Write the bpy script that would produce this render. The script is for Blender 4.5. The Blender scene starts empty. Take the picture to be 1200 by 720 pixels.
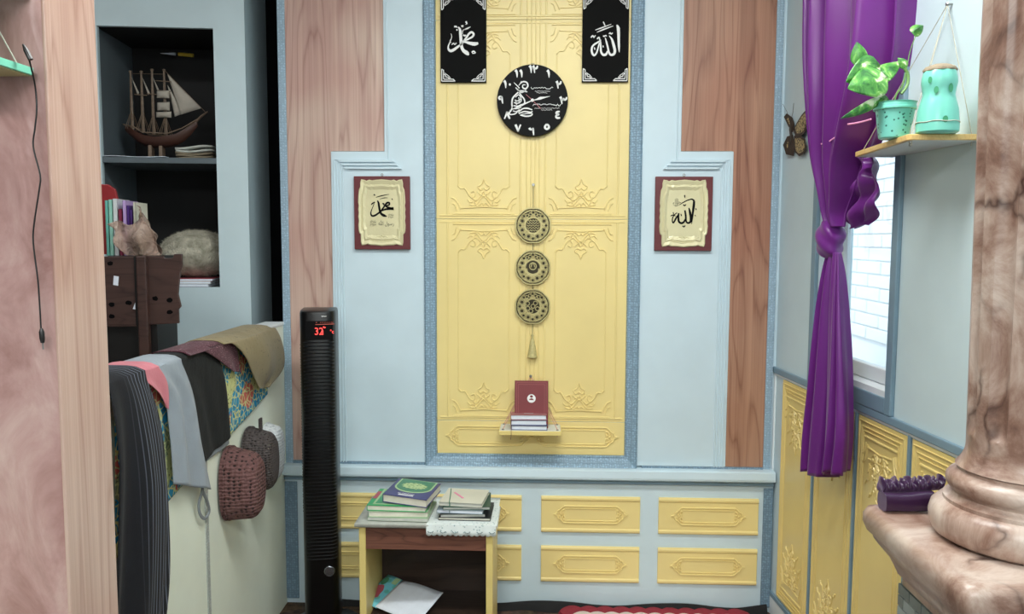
import bpy, bmesh, math, random
from mathutils import Vector, Matrix, Euler
random.seed(7)
S = bpy.context.scene
COL = S.collection
PI = math.pi
def R(d): return math.radians(d)

# ------------------------------------------------------------------ camera
F = 950.0                       # focal length in pixels of a 1200 px wide frame
CAM = Vector((0.0, -3.2, 1.495))
PITCH, YAW, ROLL = math.atan(82/950), -math.atan(35/950), R(0.22)
cam_d = bpy.data.cameras.new('camera'); cam_d.sensor_width = 36; cam_d.lens = F/1200*36
cam_d.clip_start = 0.05
cam = bpy.data.objects.new('camera', cam_d); COL.objects.link(cam)
cam.location = CAM
CR = (Matrix.Rotation(-YAW, 3, 'Z') @ Matrix.Rotation(PI/2-PITCH, 3, 'X') @ Matrix.Rotation(ROLL, 3, 'Z'))
cam.rotation_euler = CR.to_euler()
S.camera = cam

# ------------------------------------------------------------------ world, lights, exposure
S.view_settings.view_transform = 'Standard'
S.view_settings.look = 'None'
S.view_settings.gamma = 1
S.view_settings.use_curve_mapping = False
S.view_settings.exposure = 0.0
W = bpy.data.worlds.new('sky'); S.world = W; W.use_nodes = True
W.node_tree.nodes['Background'].inputs[0].default_value = (0.80, 0.92, 1.0, 1)
W.node_tree.nodes['Background'].inputs[1].default_value = 2.6
def area(name, loc, rot, sx, sy, power, col):
    l = bpy.data.lights.new(name, 'AREA'); l.shape = 'RECTANGLE'; l.size = sx; l.size_y = sy
    l.energy = power; l.color = col
    o = bpy.data.objects.new(name, l); COL.objects.link(o); o.location = loc; o.rotation_euler = rot
    o['kind'] = 'helper'
    return o
# tube lamps of the prayer hall: one on the ceiling ahead of the niche, one further back; plus an added side fill
area('ceiling_tube_light', (0.20, -1.55, 2.80), (R(0), 0, 0), 1.2, 0.25, 38, (0.97, 1.0, 0.97))
area('side_fill_light', (-2.0, -1.5, 2.80), (R(0), 0, 0), 1.0, 0.2, 16, (0.97, 1.0, 0.99))  # added fill to brighten the cupboard front and clothes, no known lamp
area('hall_tube_light', (-0.1, -4.1, 2.76), (R(14), 0, 0), 1.6, 0.4, 70, (0.97, 1.0, 0.98))
# daylight coming in through the window of the right wall
sun = bpy.data.lights.new('sun', 'SUN'); sun.energy = 2.5; sun.angle = R(4); sun.color = (1, .97, .92)
so = bpy.data.objects.new('sun', sun); COL.objects.link(so); so.rotation_euler = (R(12), R(-24), 0)

# ------------------------------------------------------------------ pixel to place
def ray(px, py):
    return CR @ Vector(((px-600)/F, (360-py)/F, -1))
def on_plane(px, py, p, n):
    d = ray(px, py); n = Vector(n); t = n.dot(Vector(p)-CAM)/n.dot(d)
    return CAM + d*t
def atY(px, py, Y=0.0): return on_plane(px, py, (0, Y, 0), (0, 1, 0))
def atX(px, py, X): return on_plane(px, py, (X, 0, 0), (1, 0, 0))
def atZ(px, py, Z): return on_plane(px, py, (0, 0, Z), (0, 0, 1))

# ------------------------------------------------------------------ materials
class NT:
    def __init__(s, name):
        s.m = bpy.data.materials.new(name); s.m.use_nodes = True
        s.t = s.m.node_tree; s.b = s.t.nodes['Principled BSDF']
    def n(s, kind, props=None, **inp):
        nd = s.t.nodes.new('ShaderNode'+kind)
        for k, v in (props or {}).items(): setattr(nd, k, v)
        for k, v in inp.items():
            key = int(k[1:]) if k[0] == 'i' and k[1:].isdigit() else k.replace('_', ' ')
            s.put(nd.inputs[key], v)
        return nd
    def put(s, sock, v):
        if hasattr(v, 'bl_idname') and hasattr(v, 'outputs'): v = v.outputs[0]
        if isinstance(v, bpy.types.NodeSocket): s.t.links.new(v, sock)
        else:
            if sock.type == 'RGBA' and len(v) == 3: v = (*v, 1)
            sock.default_value = v
    def set(s, **inp):
        for k, v in inp.items(): s.put(s.b.inputs[k.replace('_', ' ')], v)
        return s
    def obj(s): return s.n('TexCoord').outputs['Object']
    def map(s, vec, scale=(1,1,1), rot=(0,0,0), loc=(0,0,0)):
        return s.n('Mapping', None, Vector=vec, Scale=scale, Rotation=rot, Location=loc)
    def noise(s, vec, scale, detail=4, rough=.55, dist=0):
        return s.n('TexNoise', None, Vector=vec, Scale=scale, Detail=detail, Roughness=rough, Distortion=dist).outputs[0]
    def math(s, op, a, b=0.0, c=None):
        nd = s.n('Math', {'operation': op}); s.put(nd.inputs[0], a); s.put(nd.inputs[1], b)
        if c is not None: s.put(nd.inputs[2], c)
        return nd.outputs[0]
    def ramp(s, fac, stops, interp='LINEAR'):
        nd = s.n('ValToRGB'); s.put(nd.inputs[0], fac); cr = nd.color_ramp; cr.interpolation = interp
        while len(cr.elements) < len(stops): cr.elements.new(1)
        for e, (p, c) in zip(cr.elements, stops): e.position = p; e.color = (*c, 1) if len(c) == 3 else c
        return nd.outputs[0]
    def mix(s, fac, a, b, mode='MIX'):
        nd = s.n('Mix', {'data_type': 'RGBA', 'blend_type': mode})
        s.put(nd.inputs[0], fac); s.put(nd.inputs[6], a); s.put(nd.inputs[7], b)
        return nd.outputs[2]
    def bump(s, h, strength=.3, dist=.01):
        s.put(s.b.inputs['Normal'], s.n('Bump', None, Height=h, Strength=strength, Distance=dist).outputs[0])
        return s
def lin(r, g, b):
    f = lambda c: (c/255/12.92 if c <= 10 else ((c/255+.055)/1.055)**2.4)
    return (f(r), f(g), f(b))
MT = {}
def plain(name, c, rough=.5, metal=0.0, vary=.06, vscale=6.0, bump=0, bscale=60, **kw):
    t = NT(name); o = t.obj()
    n = t.noise(o, vscale, 3)
    dk = tuple(x*(1-vary) for x in c); lt = tuple(min(1, x*(1+vary)) for x in c)
    t.set(Base_Color=t.ramp(n, [(.3, dk), (.7, lt)]), Roughness=rough, Metallic=metal)
    if bump: t.bump(t.noise(o, bscale, 3), bump, .004)
    for k, v in kw.items(): t.put(t.b.inputs[k.replace('_', ' ')], v)
    MT[name] = t.m; return t
def wood(name, light, dark, stretch=(7, 7, .55), rings=9, fine=.46, rough=.42, axis='Z', pores=None, patch=None):
    t = NT(name); o = t.obj()
    rot = {'Z': (0, 0, 0), 'X': (0, R(90), 0), 'Y': (R(90), 0, 0)}[axis]
    p = t.map(o, (1, 1, 1), rot)
    p = t.map(p, stretch)
    big = t.noise(t.map(p, (.9, .9, 1.1)), .8, 3, .42, .35)
    rg = t.math('PINGPONG', t.math('ADD', t.math('MULTIPLY', big, rings*3.6), t.math('MULTIPLY', t.noise(t.map(p, (9, 9, 3)), 1.0, 2), .5)), 1.0)
    p2 = t.map(p, (30, 30, 1.6)); fn = t.noise(p2, 1.0, 4, .65)
    p3 = t.map(p, (2.6, 2.6, .35)); bandn = t.noise(p3, 1.0, 2, .5)
    line = t.ramp(rg, [(.0, (0, 0, 0)), (.16, (.55, .55, .55)), (.45, (1, 1, 1))])
    v = t.math('ADD', t.math('MULTIPLY', line, .22), t.math('ADD', t.math('MULTIPLY', fn, fine), t.math('MULTIPLY', bandn, .50)))
    c = t.ramp(v, [(.30, dark), (.55, tuple(a*.5+b*.5 for a, b in zip(light, dark))), (.82, light)])
    if patch:
        c = t.mix(t.ramp(t.noise(o, 1.7, 2), [(.42, (0, 0, 0)), (.62, (1, 1, 1))]), c, patch, 'MULTIPLY')
    t.set(Base_Color=c, Roughness=rough)
    t.bump(fn, .12, .002)
    MT[name] = t.m; return t
PALE = lin(205, 224, 233)
plain('pale_blue', PALE, .42, vary=.03)
plain('pale_blue_wall', lin(200, 218, 224), .5, vary=.03)
plain('cream_wall', lin(240, 246, 230), .45, vary=.03)
plain('white_paint', lin(232, 238, 240), .4, vary=.02)
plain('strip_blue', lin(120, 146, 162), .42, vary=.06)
plain('ceiling_white', lin(225, 230, 230), .8)
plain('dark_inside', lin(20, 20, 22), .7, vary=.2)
plain('unlit_wall_dark', lin(40, 41, 46), .9, vary=.15)
plain('black_cloth', lin(22, 22, 24), .85, vary=.2, bump=.4, bscale=40)
def gold(name, c):
    t = NT(name); o = t.obj()
    n = t.noise(o, 4, 3)
    ck = t.n('TexVoronoi', {'distance': 'CHEBYCHEV'}, Vector=t.map(o, (1, 1, 1), (0, R(45), 0)), Scale=34.0, Randomness=.25).outputs[0]
    t.set(Base_Color=t.ramp(n, [(.3, tuple(x*.93 for x in c)), (.7, c)]), Roughness=.36)
    h = t.math('ADD', t.math('MULTIPLY', ck, .35), t.math('MULTIPLY', t.noise(o, 26, 2), .3))
    t.bump(h, .22, .003); MT[name] = t.m
gold('gold_panel', lin(242, 220, 150))
gold('gold_side', lin(232, 208, 134))
def embossed(name, c, sc=105):
    t = NT(name); o = t.obj()
    v = t.n('TexVoronoi', {'feature': 'F1', 'distance': 'MANHATTAN'}, Vector=o, Scale=float(sc), Randomness=.45).outputs[0]
    t.set(Base_Color=t.mix(t.ramp(v, [(.2, (0, 0, 0)), (.75, (1, 1, 1))]), tuple(x*1.12 for x in c), tuple(x*.70 for x in c)), Roughness=.38)
    t.bump(v, .5, .003); MT[name] = t.m
embossed('trim_emboss', lin(150, 180, 202))
embossed('trim_emboss_dark', lin(128, 156, 176))
embossed('trim_pale', lin(176, 204, 224))
wood('wall_wood', lin(218, 194, 178), lin(160, 122, 112), patch=lin(236, 218, 220))
wood('wall_wood_warm', lin(188, 144, 118), lin(120, 74, 58), patch=lin(240, 224, 222))
wood('pillar_wood', lin(208, 182, 168), lin(162, 126, 113), stretch=(9, 9, .4), patch=lin(240, 224, 220))
t = NT('pillar_marbled'); o = t.obj()
n1 = t.noise(t.map(o, (3, 3, 1.6)), 3.2, 6, .65, .7)
t.set(Base_Color=t.ramp(n1, [(.25, lin(142, 100, 93)), (.5, lin(180, 142, 137)), (.75, lin(204, 174, 167))]), Roughness=.38)
t.bump(t.noise(t.map(o, (1, 1, .55)), 9, 3, .5, .8), .55, .02); MT['pillar_marbled'] = t.m
t = NT('floor_carpet'); o = t.obj()
v = t.n('TexVoronoi', None, Vector=o, Scale=13.0).outputs[1]
t.set(Base_Color=t.mix(.35, t.ramp(t.noise(o, 30, 3), [(.3, lin(48, 30, 26)), (.7, lin(112, 86, 74))]), v, 'MULTIPLY'), Roughness=.95)
t.bump(t.noise(o, 300, 2), .5, .004); MT['floor_carpet'] = t.m
t = NT('glass'); t.set(Base_Color=(.92, .97, 1), Roughness=.02, IOR=1.45, Transmission_Weight=1.0); MT['glass'] = t.m

# ------------------------------------------------------------------ mesh building
def cr(pts, n=6, closed=False):
    """Catmull-Rom through points of any dimension"""
    out = []; N = len(pts)
    rng = range(N if closed else N-1)
    for i in rng:
        g = lambda k: pts[k % N] if closed else pts[max(0, min(N-1, k))]
        p0, p1, p2, p3 = g(i-1), g(i), g(i+1), g(i+2)
        for k in range(n):
            u = k/n
            out.append(tuple(.5*((2*b)+(-a+c)*u+(2*a-5*b+4*c-d)*u*u+(-a+3*b-3*c+d)*u**3) for a, b, c, d in zip(p0, p1, p2, p3)))
    if not closed: out.append(tuple(pts[-1]))
    return out
class MB:
    def __init__(s): s.v = []; s.f = []; s.mi = []; s.m = 0
    def _f(s, *idx): s.f.append(idx); s.mi.append(s.m)
    def box(s, x0, x1, y0, y1, z0, z1):
        b = len(s.v)
        s.v += [(x, y, z) for z in (z0, z1) for y in (y0, y1) for x in (x0, x1)]
        for q in ((0, 2, 3, 1), (4, 5, 7, 6), (0, 1, 5, 4), (2, 6, 7, 3), (0, 4, 6, 2), (1, 3, 7, 5)): s._f(*[b+i for i in q])
        return s
    def obox(s, c, ex, ey, ez):
        """oriented box: centre, half-axis vectors"""
        b = len(s.v); c, ex, ey, ez = map(Vector, (c, ex, ey, ez))
        s.v += [tuple(c+ex*i+ey*j+ez*k) for k in (-1, 1) for j in (-1, 1) for i in (-1, 1)]
        for q in ((0, 2, 3, 1), (4, 5, 7, 6), (0, 1, 5, 4), (2, 6, 7, 3), (0, 4, 6, 2), (1, 3, 7, 5)): s._f(*[b+i for i in q])
        return s
    def prism(s, poly, y0, y1, plane='xz'):
        b = len(s.v); n = len(poly)
        mk = {'xz': lambda p, y: (p[0], y, p[1]), 'xy': lambda p, y: (p[0], p[1], y), 'yz': lambda p, y: (y, p[0], p[1])}[plane]
        s.v += [mk(p, y0) for p in poly]+[mk(p, y1) for p in poly]
        s._f(*range(b, b+n)); s._f(*reversed(range(b+n, b+2*n)))
        for i in range(n): j = (i+1) % n; s._f(b+i, b+n+i, b+n+j, b+j)
        return s
    def tube(s, pts, r, k=6, closed=False, flat=1.0):
        pts = [Vector(p) for p in pts]; n = len(pts); rs = r if isinstance(r, (list, tuple)) else [r]*n
        b = len(s.v); up = None
        for i, p in enumerate(pts):
            a = pts[(i-1) % n] if closed else pts[max(0, i-1)]; c = pts[(i+1) % n] if closed else pts[min(n-1, i+1)]
            d = (c-a); d = d.normalized() if d.length > 1e-9 else Vector((0, 0, 1))
            if up is None:
                up = Vector((0, 0, 1)) if abs(d.z) < .9 else Vector((0, 1, 0))
            sx = d.cross(up); sx = sx.normalized() if sx.length > 1e-6 else d.orthogonal().normalized()
            up = sx.cross(d).normalized()
            for q in range(k):
                t = 2*PI*q/k; s.v.append(tuple(p+(sx*math.cos(t)+up*(math.sin(t)*flat))*rs[i]))
        for i in range(n if closed else n-1):
            for q in range(k):
                i2 = (i+1) % n; q2 = (q+1) % k
                s._f(b+i*k+q, b+i*k+q2, b+i2*k+q2, b+i2*k+q)
        if not closed:
            s._f(*reversed(range(b, b+k))); s._f(*range(b+(n-1)*k, b+n*k))
        return s
    def lathe(s, prof, n=24, c=(0, 0, 0), cap=True, fn=None, axis='z'):
        b = len(s.v)
        for (r, z) in prof:
            for q in range(n):
                t = 2*PI*q/n; rr = fn(r, z, t) if fn else r
                p = (rr*math.cos(t), rr*math.sin(t), z)
                if axis == 'y': p = (p[0], -p[2], p[1])
                s.v.append((c[0]+p[0], c[1]+p[1], c[2]+p[2]))
        m = len(prof)
        for i in range(m-1):
            for q in range(n):
                q2 = (q+1) % n; s._f(b+i*n+q, b+i*n+q2, b+(i+1)*n+q2, b+(i+1)*n+q)
        if cap: s._f(*reversed(range(b, b+n))); s._f(*range(b+(m-1)*n, b+m*n))
        return s
    def grid(s, fn, nu, nv, cu=False):
        b = len(s.v)
        for j in range(nv+1):
            for i in range(nu if cu else nu+1): s.v.append(tuple(fn(i/nu, j/nv)))
        w = nu if cu else nu+1
        for j in range(nv):
            for i in range(nu):
                i2 = (i+1) % w; s._f(b+j*w+i, b+j*w+i2, b+(j+1)*w+i2, b+(j+1)*w+i)
        return s
    def ridge(s, pts, y, w, h, closed=False):
        """raised bead on a wall panel: points (x, z), facing -y"""
        n = len(pts); b = len(s.v); P = [Vector(p) for p in pts]
        for i in range(n):
            a = P[(i-1) % n] if closed else P[max(0, i-1)]; c = P[(i+1) % n] if closed else P[min(n-1, i+1)]
            d = c-a; d = d.normalized() if d.length > 1e-9 else Vector((1, 0)); nn = Vector((-d.y, d.x))
            for o_, yy in ((-1, 0), (-.45, 1), (.45, 1), (1, 0)):
                q = P[i]+nn*(o_*w/2); s.v.append((q.x, y-yy*h, q.y))
        for i in range(n if closed else n-1):
            i2 = (i+1) % n
            for k in range(3): s._f(b+i*4+k, b+i*4+k+1, b+i2*4+k+1, b+i2*4+k)
        if not closed: s._f(b, b+1, b+2, b+3); s._f(*[b+(n-1)*4+k for k in (3, 2, 1, 0)])
        return s
    def stroke(s, pts, y, th=.0008, n=5, nib=None, closed=False):
        """brush stroke on a wall panel: points (x, z, width), facing -y"""
        q = cr(pts, n, closed); b = len(s.v); m = len(q)
        for i, (x, z, w) in enumerate(q):
            a = q[(i-1) % m] if closed else q[max(0, i-1)]; c = q[(i+1) % m] if closed else q[min(m-1, i+1)]
            d = Vector((c[0]-a[0], c[1]-a[1])); d = d.normalized() if d.length > 1e-9 else Vector((1, 0)); nn = Vector((-d.y, d.x))
            if nib is not None:
                nv = Vector((math.cos(nib), math.sin(nib))); nn = (nn*.35+nv*(.65 if nv.dot(nn) > 0 else -.65))
            for sg in (-1, 1):
                for yy in (y, y-th): s.v.append((x+nn.x*sg*w/2, yy, z+nn.y*sg*w/2))
        for i in range(m if closed else m-1):
            o, o2 = b+i*4, b+((i+1) % m)*4
            s._f(o+1, o+3, o2+3, o2+1); s._f(o, o2, o2+2, o+2); s._f(o, o+1, o2+1, o2); s._f(o+2, o2+2, o2+3, o+3)
        return s
    def sphere(s, c, r, nu=12, nv=8, sc=(1, 1, 1)):
        return s.lathe2(c, [(max(1e-4, r*math.sin(PI*j/nv)), -r*math.cos(PI*j/nv)) for j in range(nv+1)], nu, sc)
    def lathe2(s, c, prof, n, sc):
        b = len(s.v)
        s.lathe(prof, n)
        for i in range(b, len(s.v)): v = s.v[i]; s.v[i] = (c[0]+v[0]*sc[0], c[1]+v[1]*sc[1], c[2]+v[2]*sc[2])
        return s
    def build(s, name, mat, parent=None, smooth=False, bevel=0, seg=2, solid=0, sub=0, loc=None, kind=None):
        me = bpy.data.meshes.new(name); me.from_pydata(s.v, [], s.f)
        mats = mat if isinstance(mat, (list, tuple)) else [mat]
        for m in mats: me.materials.append(MT[m] if isinstance(m, str) else m)
        me.polygons.foreach_set('material_index', s.mi)
        bm = bmesh.new(); bm.from_mesh(me)
        bmesh.ops.recalc_face_normals(bm, faces=bm.faces); bm.to_mesh(me); bm.free()
        if smooth:
            me.polygons.foreach_set('use_smooth', [True]*len(me.polygons))
            try: me.set_sharp_from_angle(angle=R(smooth if smooth is not True else 60))
            except Exception: pass
        me.update()
        o = bpy.data.objects.new(name, me); COL.objects.link(o)
        if parent is not None: o.parent = parent
        if loc: o.location = loc
        if bevel:
            md = o.modifiers.new('bevel', 'BEVEL'); md.width = bevel; md.segments = seg; md.limit_method = 'ANGLE'; md.angle_limit = R(35)
        if solid:
            md = o.modifiers.new('solid', 'SOLIDIFY'); md.thickness = solid; md.offset = 0
        if sub:
            md = o.modifiers.new('sub', 'SUBSURF'); md.levels = sub; md.render_levels = sub
        if kind: o['kind'] = kind
        return o
def tag(o, label, cat=None, group=None, kind=None):
    o['label'] = label
    if cat: o['category'] = cat
    if group: o['group'] = group
    if kind: o['kind'] = kind
    return o
def thing(name, label, cat, loc=(0, 0, 0), rz=0.0, group=None, rot=None):
    o = bpy.data.objects.new(name, None); COL.objects.link(o); o.empty_display_size = .05
    o.location = loc; o.rotation_euler = rot if rot else (0, 0, rz)
    return tag(o, label, cat, group)
def share(src, name, parent, loc=(0, 0, 0), rot=(0, 0, 0), scale=(1, 1, 1)):
    """one more copy of a part, sharing its mesh"""
    o = src.copy(); COL.objects.link(o); o.name = name; o.parent = parent; o.location = loc; o.rotation_euler = rot; o.scale = scale
    return o
TXT = {}
def text_mesh(s):
    """flat outline of a word, unit height, built from the built-in font: (verts, faces) in x, z"""
    if s in TXT: return TXT[s]
    c = bpy.data.curves.new('t', 'FONT'); c.body = s; c.size = 1; c.resolution_u = 3
    o = bpy.data.objects.new('t', c); COL.objects.link(o); bpy.context.view_layer.update()
    me = bpy.data.meshes.new_from_object(o.evaluated_get(bpy.context.evaluated_depsgraph_get()))
    vs = [(v.co.x, v.co.y) for v in me.vertices]; fs = [tuple(p.vertices) for p in me.polygons]
    bpy.data.objects.remove(o); bpy.data.curves.remove(c); bpy.data.meshes.remove(me)
    x0 = min(v[0] for v in vs); x1 = max(v[0] for v in vs); z0 = min(v[1] for v in vs); z1 = max(v[1] for v in vs)
    h = z1-z0
    TXT[s] = ([((x-x0-(x1-x0)/2)/h, (z-z0)/h-.5) for x, z in vs], fs, (x1-x0)/h)
    return TXT[s]
def add_text(mb, s, cx, cz, h, y, width=None, fn=None):
    """lettering centred at (cx, cz), height h, facing -y; fn maps (x, z) to a point"""
    vs, fs, w = text_mesh(s); sx = (width/w) if width else h; b = len(mb.v)
    for x, z in vs:
        mb.v.append(fn(cx+x*sx, cz+z*h) if fn else (cx+x*sx, y, cz+z*h))
    for f in fs: mb._f(*[b+i for i in f])
# ================================================================== the setting
def struct(o): o['kind'] = 'structure'; return o
def wx(px, py=280, Y=0.0): return atY(px, py, Y).x
def wz(py, px=600, Y=0.0): return atY(px, py, Y).z
XR = wx(909, 431)                # corner of the right wall
WA = R(4.8)                      # the right wall opens outwards by this much
WRZ = WA-PI/2
RN = Vector((-math.cos(WA), -math.sin(WA), 0)); RD = Vector((math.sin(WA), -math.cos(WA), 0))
XE = XR+4.7*math.tan(WA)
CEIL = 2.86
m = MB().box(-3.1, 2.2, -4.8, 5.0, -.1, 0); struct(m.build('floor', 'floor_carpet'))
m = MB().prism([(-3.1, 1.2), (XR+.12, 1.2), (XR+.12, 0), (XE+.12, -4.7), (-3.1, -4.7)], CEIL, CEIL+.1, 'xy'); struct(m.build('ceiling', 'ceiling_white'))

m = MB().box(-3.0, XE, -4.7, -4.6, 0, CEIL); struct(m.build('wall_rear', 'ceiling_white'))
# ---- back wall
XL = wx(327, 100)
wb = struct(MB().box(XL, XR, 0, .14, 0, CEIL).build('wall_back', 'pale_blue'))
DY = -.030                       # the dado stands proud of the upper wall
zs = wz(178)                     # height of the step in the blue panels
z_lo = wz(543)
# wood panels (each an L)
xa, xb, xc = wx(336, 100), wx(450.5, 100), wx(389.5, 230)
MB().prism([(xa, z_lo), (xc+.004, z_lo), (xc+.004, zs+.002), (xb+.004, zs+.002), (xb+.004, CEIL), (xa, CEIL)], -.008, 0).build('wood_panel', 'wall_wood', wb)
xd, xe, xf = wx(798, 150), wx(857.5, 230), wx(907, 100)
MB().prism([(xe-.004, z_lo), (xf, z_lo), (xf, CEIL), (xd-.004, CEIL), (xd-.004, zs+.002), (xe-.004, zs+.002)], -.008, 0).build('wood_panel', 'wall_wood_warm', wb)
# stepped pale blue panels with mouldings
xg, xh = wx(497.5, 200), wx(751.5, 200)
def blue_panel(xo, xi, xs):
    """xo step edge, xs upper edge, xi edge next to the niche frame"""
    sg = 1 if xi > xo else -1
    p = MB().prism([(xo, z_lo), (xi, z_lo), (xi, CEIL), (xs, CEIL), (xs, zs), (xo, zs)], -.016, 0).build('blue_panel', 'pale_blue', wb, bevel=.003)
    for k in range(4):
        q = MB(); e = .012+.011*k
        q.ridge([(xo+sg*e, z_lo), (xo+sg*e, zs-.022-e*.9), (xs+sg*(e+.004), zs-.022-e*.9), (xs+sg*(e*.55), CEIL)] if k < 1 else
                [(xo+sg*e, z_lo), (xo+sg*e, zs-.02-e*.9)], -.016, .007, .004)
        q.build('moulding', 'pale_blue', p)
    for k in range(3):
        zz = zs-.034-.0135*k
        MB().prism([(xo+sg*(.030+.012*k), zz), (xs+sg*(.034+.013*k), zz), (xs+sg*(.034+.013*k+.007), zz-.008), (xo+sg*(.030+.012*k+.007), zz-.008)], -.027, -.016).build('moulding', 'pale_blue', p)
    return p
blue_panel(xc, xg, xb); blue_panel(xe, xh, xd)
# embossed strips
def strip(x0, x1, z0, z1, y, mat='trim_emboss', th=.012, parent=None, name='trim_strip'):
    o = MB().box(x0, x1, y-th, y, z0, z1).build(name, mat, parent or wb, bevel=.003)
    return o
strip(XL, wx(336, 100), z_lo-.02, CEIL, -.001, 'trim_pale')
strip(wx(907, 100), wx(915.5, 100), z_lo-.02, CEIL, -.001, 'trim_pale')
strip(wx(336, 100), wx(499, 545), z_lo-.020, z_lo+.004, -.001, 'trim_emboss_dark', .018)
strip(wx(751, 545), wx(907, 100), z_lo-.024, z_lo, -.001, 'trim_emboss_dark', .018)
# niche frame: three mitred mouldings, higher outside than inside
gx0, gx1 = wx(511.5, 240), wx(736, 240)
gz0 = wz(532)
zb = wz(547)
def frame_piece(a, b, c, d):
    """quad a,b outer edge and d,c inner edge, each (x, z)"""
    mb = MB(); fr = []
    for (p, q) in ((a, d), (b, c)):
        p = Vector(p); q = Vector(q)
        for t_, y in ((0, 0), (0, -.024), (.14, -.030), (.30, -.026), (.85, -.014), (.93, -.016), (1, -.006), (1, 0)):
            r = p.lerp(q, t_); fr.append((r.x, y, r.y))
    mb.v = fr; n = 8
    for i in range(n): j = (i+1) % n; mb._f(i, j, n+j, n+i)
    mb._f(*range(n)); mb._f(*range(n, 2*n))
    return mb.build('niche_frame', 'trim_emboss', wb)
frame_piece((xg, zb), (xg, CEIL), (gx0, CEIL), (gx0, gz0))
frame_piece((xh, CEIL), (xh, zb), (gx1, gz0), (gx1, CEIL))
frame_piece((xh, zb), (xg, zb), (gx0, gz0), (gx1, gz0))

# gold panels of the niche
def ornament(mb, cx, z0, hw, h, y, flip=1, w=.0052, d=.0042):
    """arabesque rising from a base line; u across, v up"""
    P = lambda u, v: (cx+u*hw, z0+flip*v*h)
    L = []
    for sg in (-1, 1):
        L.append([(sg*1.0, .42), (sg*.9, .38), (sg*.8, .24), (sg*.72, .05)])
        L.append([(sg*.98, .24), (sg*.9, .2), (sg*.84, .02)])
        L.append([(sg*.80, .80), (sg*.70, .70), (sg*.58, .70), (sg*.47, .52), (sg*.36, .42), (sg*.26, .50), (sg*.30, .62), (sg*.40, .58)])
        L.append([(sg*.36, .42), (sg*.24, .34), (sg*.10, .46), (sg*.02, .60)])
        L.append([(0, 1.0), (sg*.07, .84), (sg*.18, .76), (sg*.10, .66), (0, .72)])
        L.append([(sg*.44, .22), (sg*.30, .18), (sg*.18, .26), (sg*.08, .40), (-sg*.10, .52), (-sg*.20, .62)])
        L.append([(sg*.30, .32), (sg*.20, .16), (sg*.06, .26), (0, .18)])
        L.append([(sg*.50, .36), (sg*.42, .28), (sg*.34, .30)])
    for l in L: mb.ridge([P(u, v) for u, v in cr(l, 4)], y, w, d)
    mb.ridge([P(u, v) for u, v in cr([(-.72, .10), (-.3, .12), (0, .14), (.3, .12), (.72, .10)], 4)], y, w, d)
    mb.ridge([P(-.95, -.08), P(.95, -.08)], y, w*1.2, d)
cols = [(wx(567, 240), wx(605, 240)-wx(567, 240)), (wx(681, 240), wx(719, 240)-wx(681, 240))]
seams = [CEIL, wz(23.5), wz(257), wz(493.5), gz0]
oh = wz(211)-wz(249)
for k in range(3):
    zt, zb_ = seams[k], seams[k+1]
    gp = MB().box(gx0, gx1, -.004, 0, zb_+.0005, zt-.0005).build('gold_panel', 'gold_panel', wb, bevel=.0015)
    for cx, hw in cols:
        o1 = MB(); ornament(o1, cx, zb_+.030, hw, oh, -.004); o1.build('ornament', 'gold_panel', gp)
        if k: o2 = MB(); ornament(o2, cx, zt-.030, hw, oh, -.004, -1); o2.build('ornament', 'gold_panel', gp)
        rb = MB()
        lo, hi = zb_+.03+oh*.75, (zt-.03-oh*.75 if k else zt)
        for e in (-.79, .79): rb.ridge([(cx+e*hw, lo), (cx+e*hw, hi)], -.004, .005, .002)
        for e in (-1.12, 1.12): rb.ridge([(cx+e*hw, zb_+.012), (cx+e*hw, zt-.012 if k else zt)], -.004, .008, .0025)
        rb.build('bead', 'gold_panel', gp)
    rb = MB()
    for px in (617, 622, 627, 632): rb.ridge([(wx(px, 240), zb_+.002), (wx(px, 240), zt-.002)], -.004, .006, .0025)
    rb.ridge([(gx0+.012, zb_+.014), (gx1-.012, zb_+.014)], -.004, .008, .003)
    if k: rb.ridge([(gx0+.012, zt-.012), (gx1-.012, zt-.012)], -.004, .006, .002)
    rb.build('bead', 'gold_panel', gp)
def cartouche(mb, x0, x1, z0, z1, y, w=.0055, d=.0048):
    """long embossed cartouche with curled ends"""
    h = z1-z0; cz = (z0+z1)/2; e = h*.42
    for sz in (-1, 1):
        za = cz+sz*h*.5; zc = cz+sz*h*.36
        mb.ridge([(x0+e, za), (x1-e, za)], y, w*1.2, d)
        mb.ridge([(x0+e*1.15, zc), (x1-e*1.15, zc)], y, w*.8, d*.7)
        for sx, xx in ((1, x0), (-1, x1)):
            mb.ridge(cr([(xx+sx*e, za), (xx+sx*e*.7, cz+sz*h*.40), (xx+sx*e*.45, cz+sz*h*.28), (xx+sx*e*.15, cz+sz*h*.22), (xx+sx*e*.0, cz+sz*h*.06), (xx-sx*e*.45, cz)], 4), y, w, d)
            mb.ridge(cr([(xx+sx*e*1.1, cz+sz*h*.30), (xx+sx*e*.8, cz+sz*h*.26), (xx+sx*e*.75, cz+sz*h*.12), (xx+sx*e*.98, cz+sz*h*.06), (xx+sx*e*1.02, cz+sz*h*.18)], 4), y, w, d)
            mb.ridge(cr([(xx+sx*e*.5, cz+sz*h*.2), (xx+sx*e*.4, cz+sz*h*.08), (xx+sx*e*.7, cz)], 4), y, w*.8, d)
gp = MB().box(gx0, gx1, -.004, 0, seams[4], seams[3]-.001).build('gold_panel', 'gold_panel', wb, bevel=.0015)
q = MB(); zc0, zc1 = wz(522.5), wz(500)
cartouche(q, wx(527, 510), wx(620, 510), zc0, zc1, -.004); cartouche(q, wx(627, 510), wx(720, 510), zc0, zc1, -.004)
q.build('ornament', 'gold_panel', gp)
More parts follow.
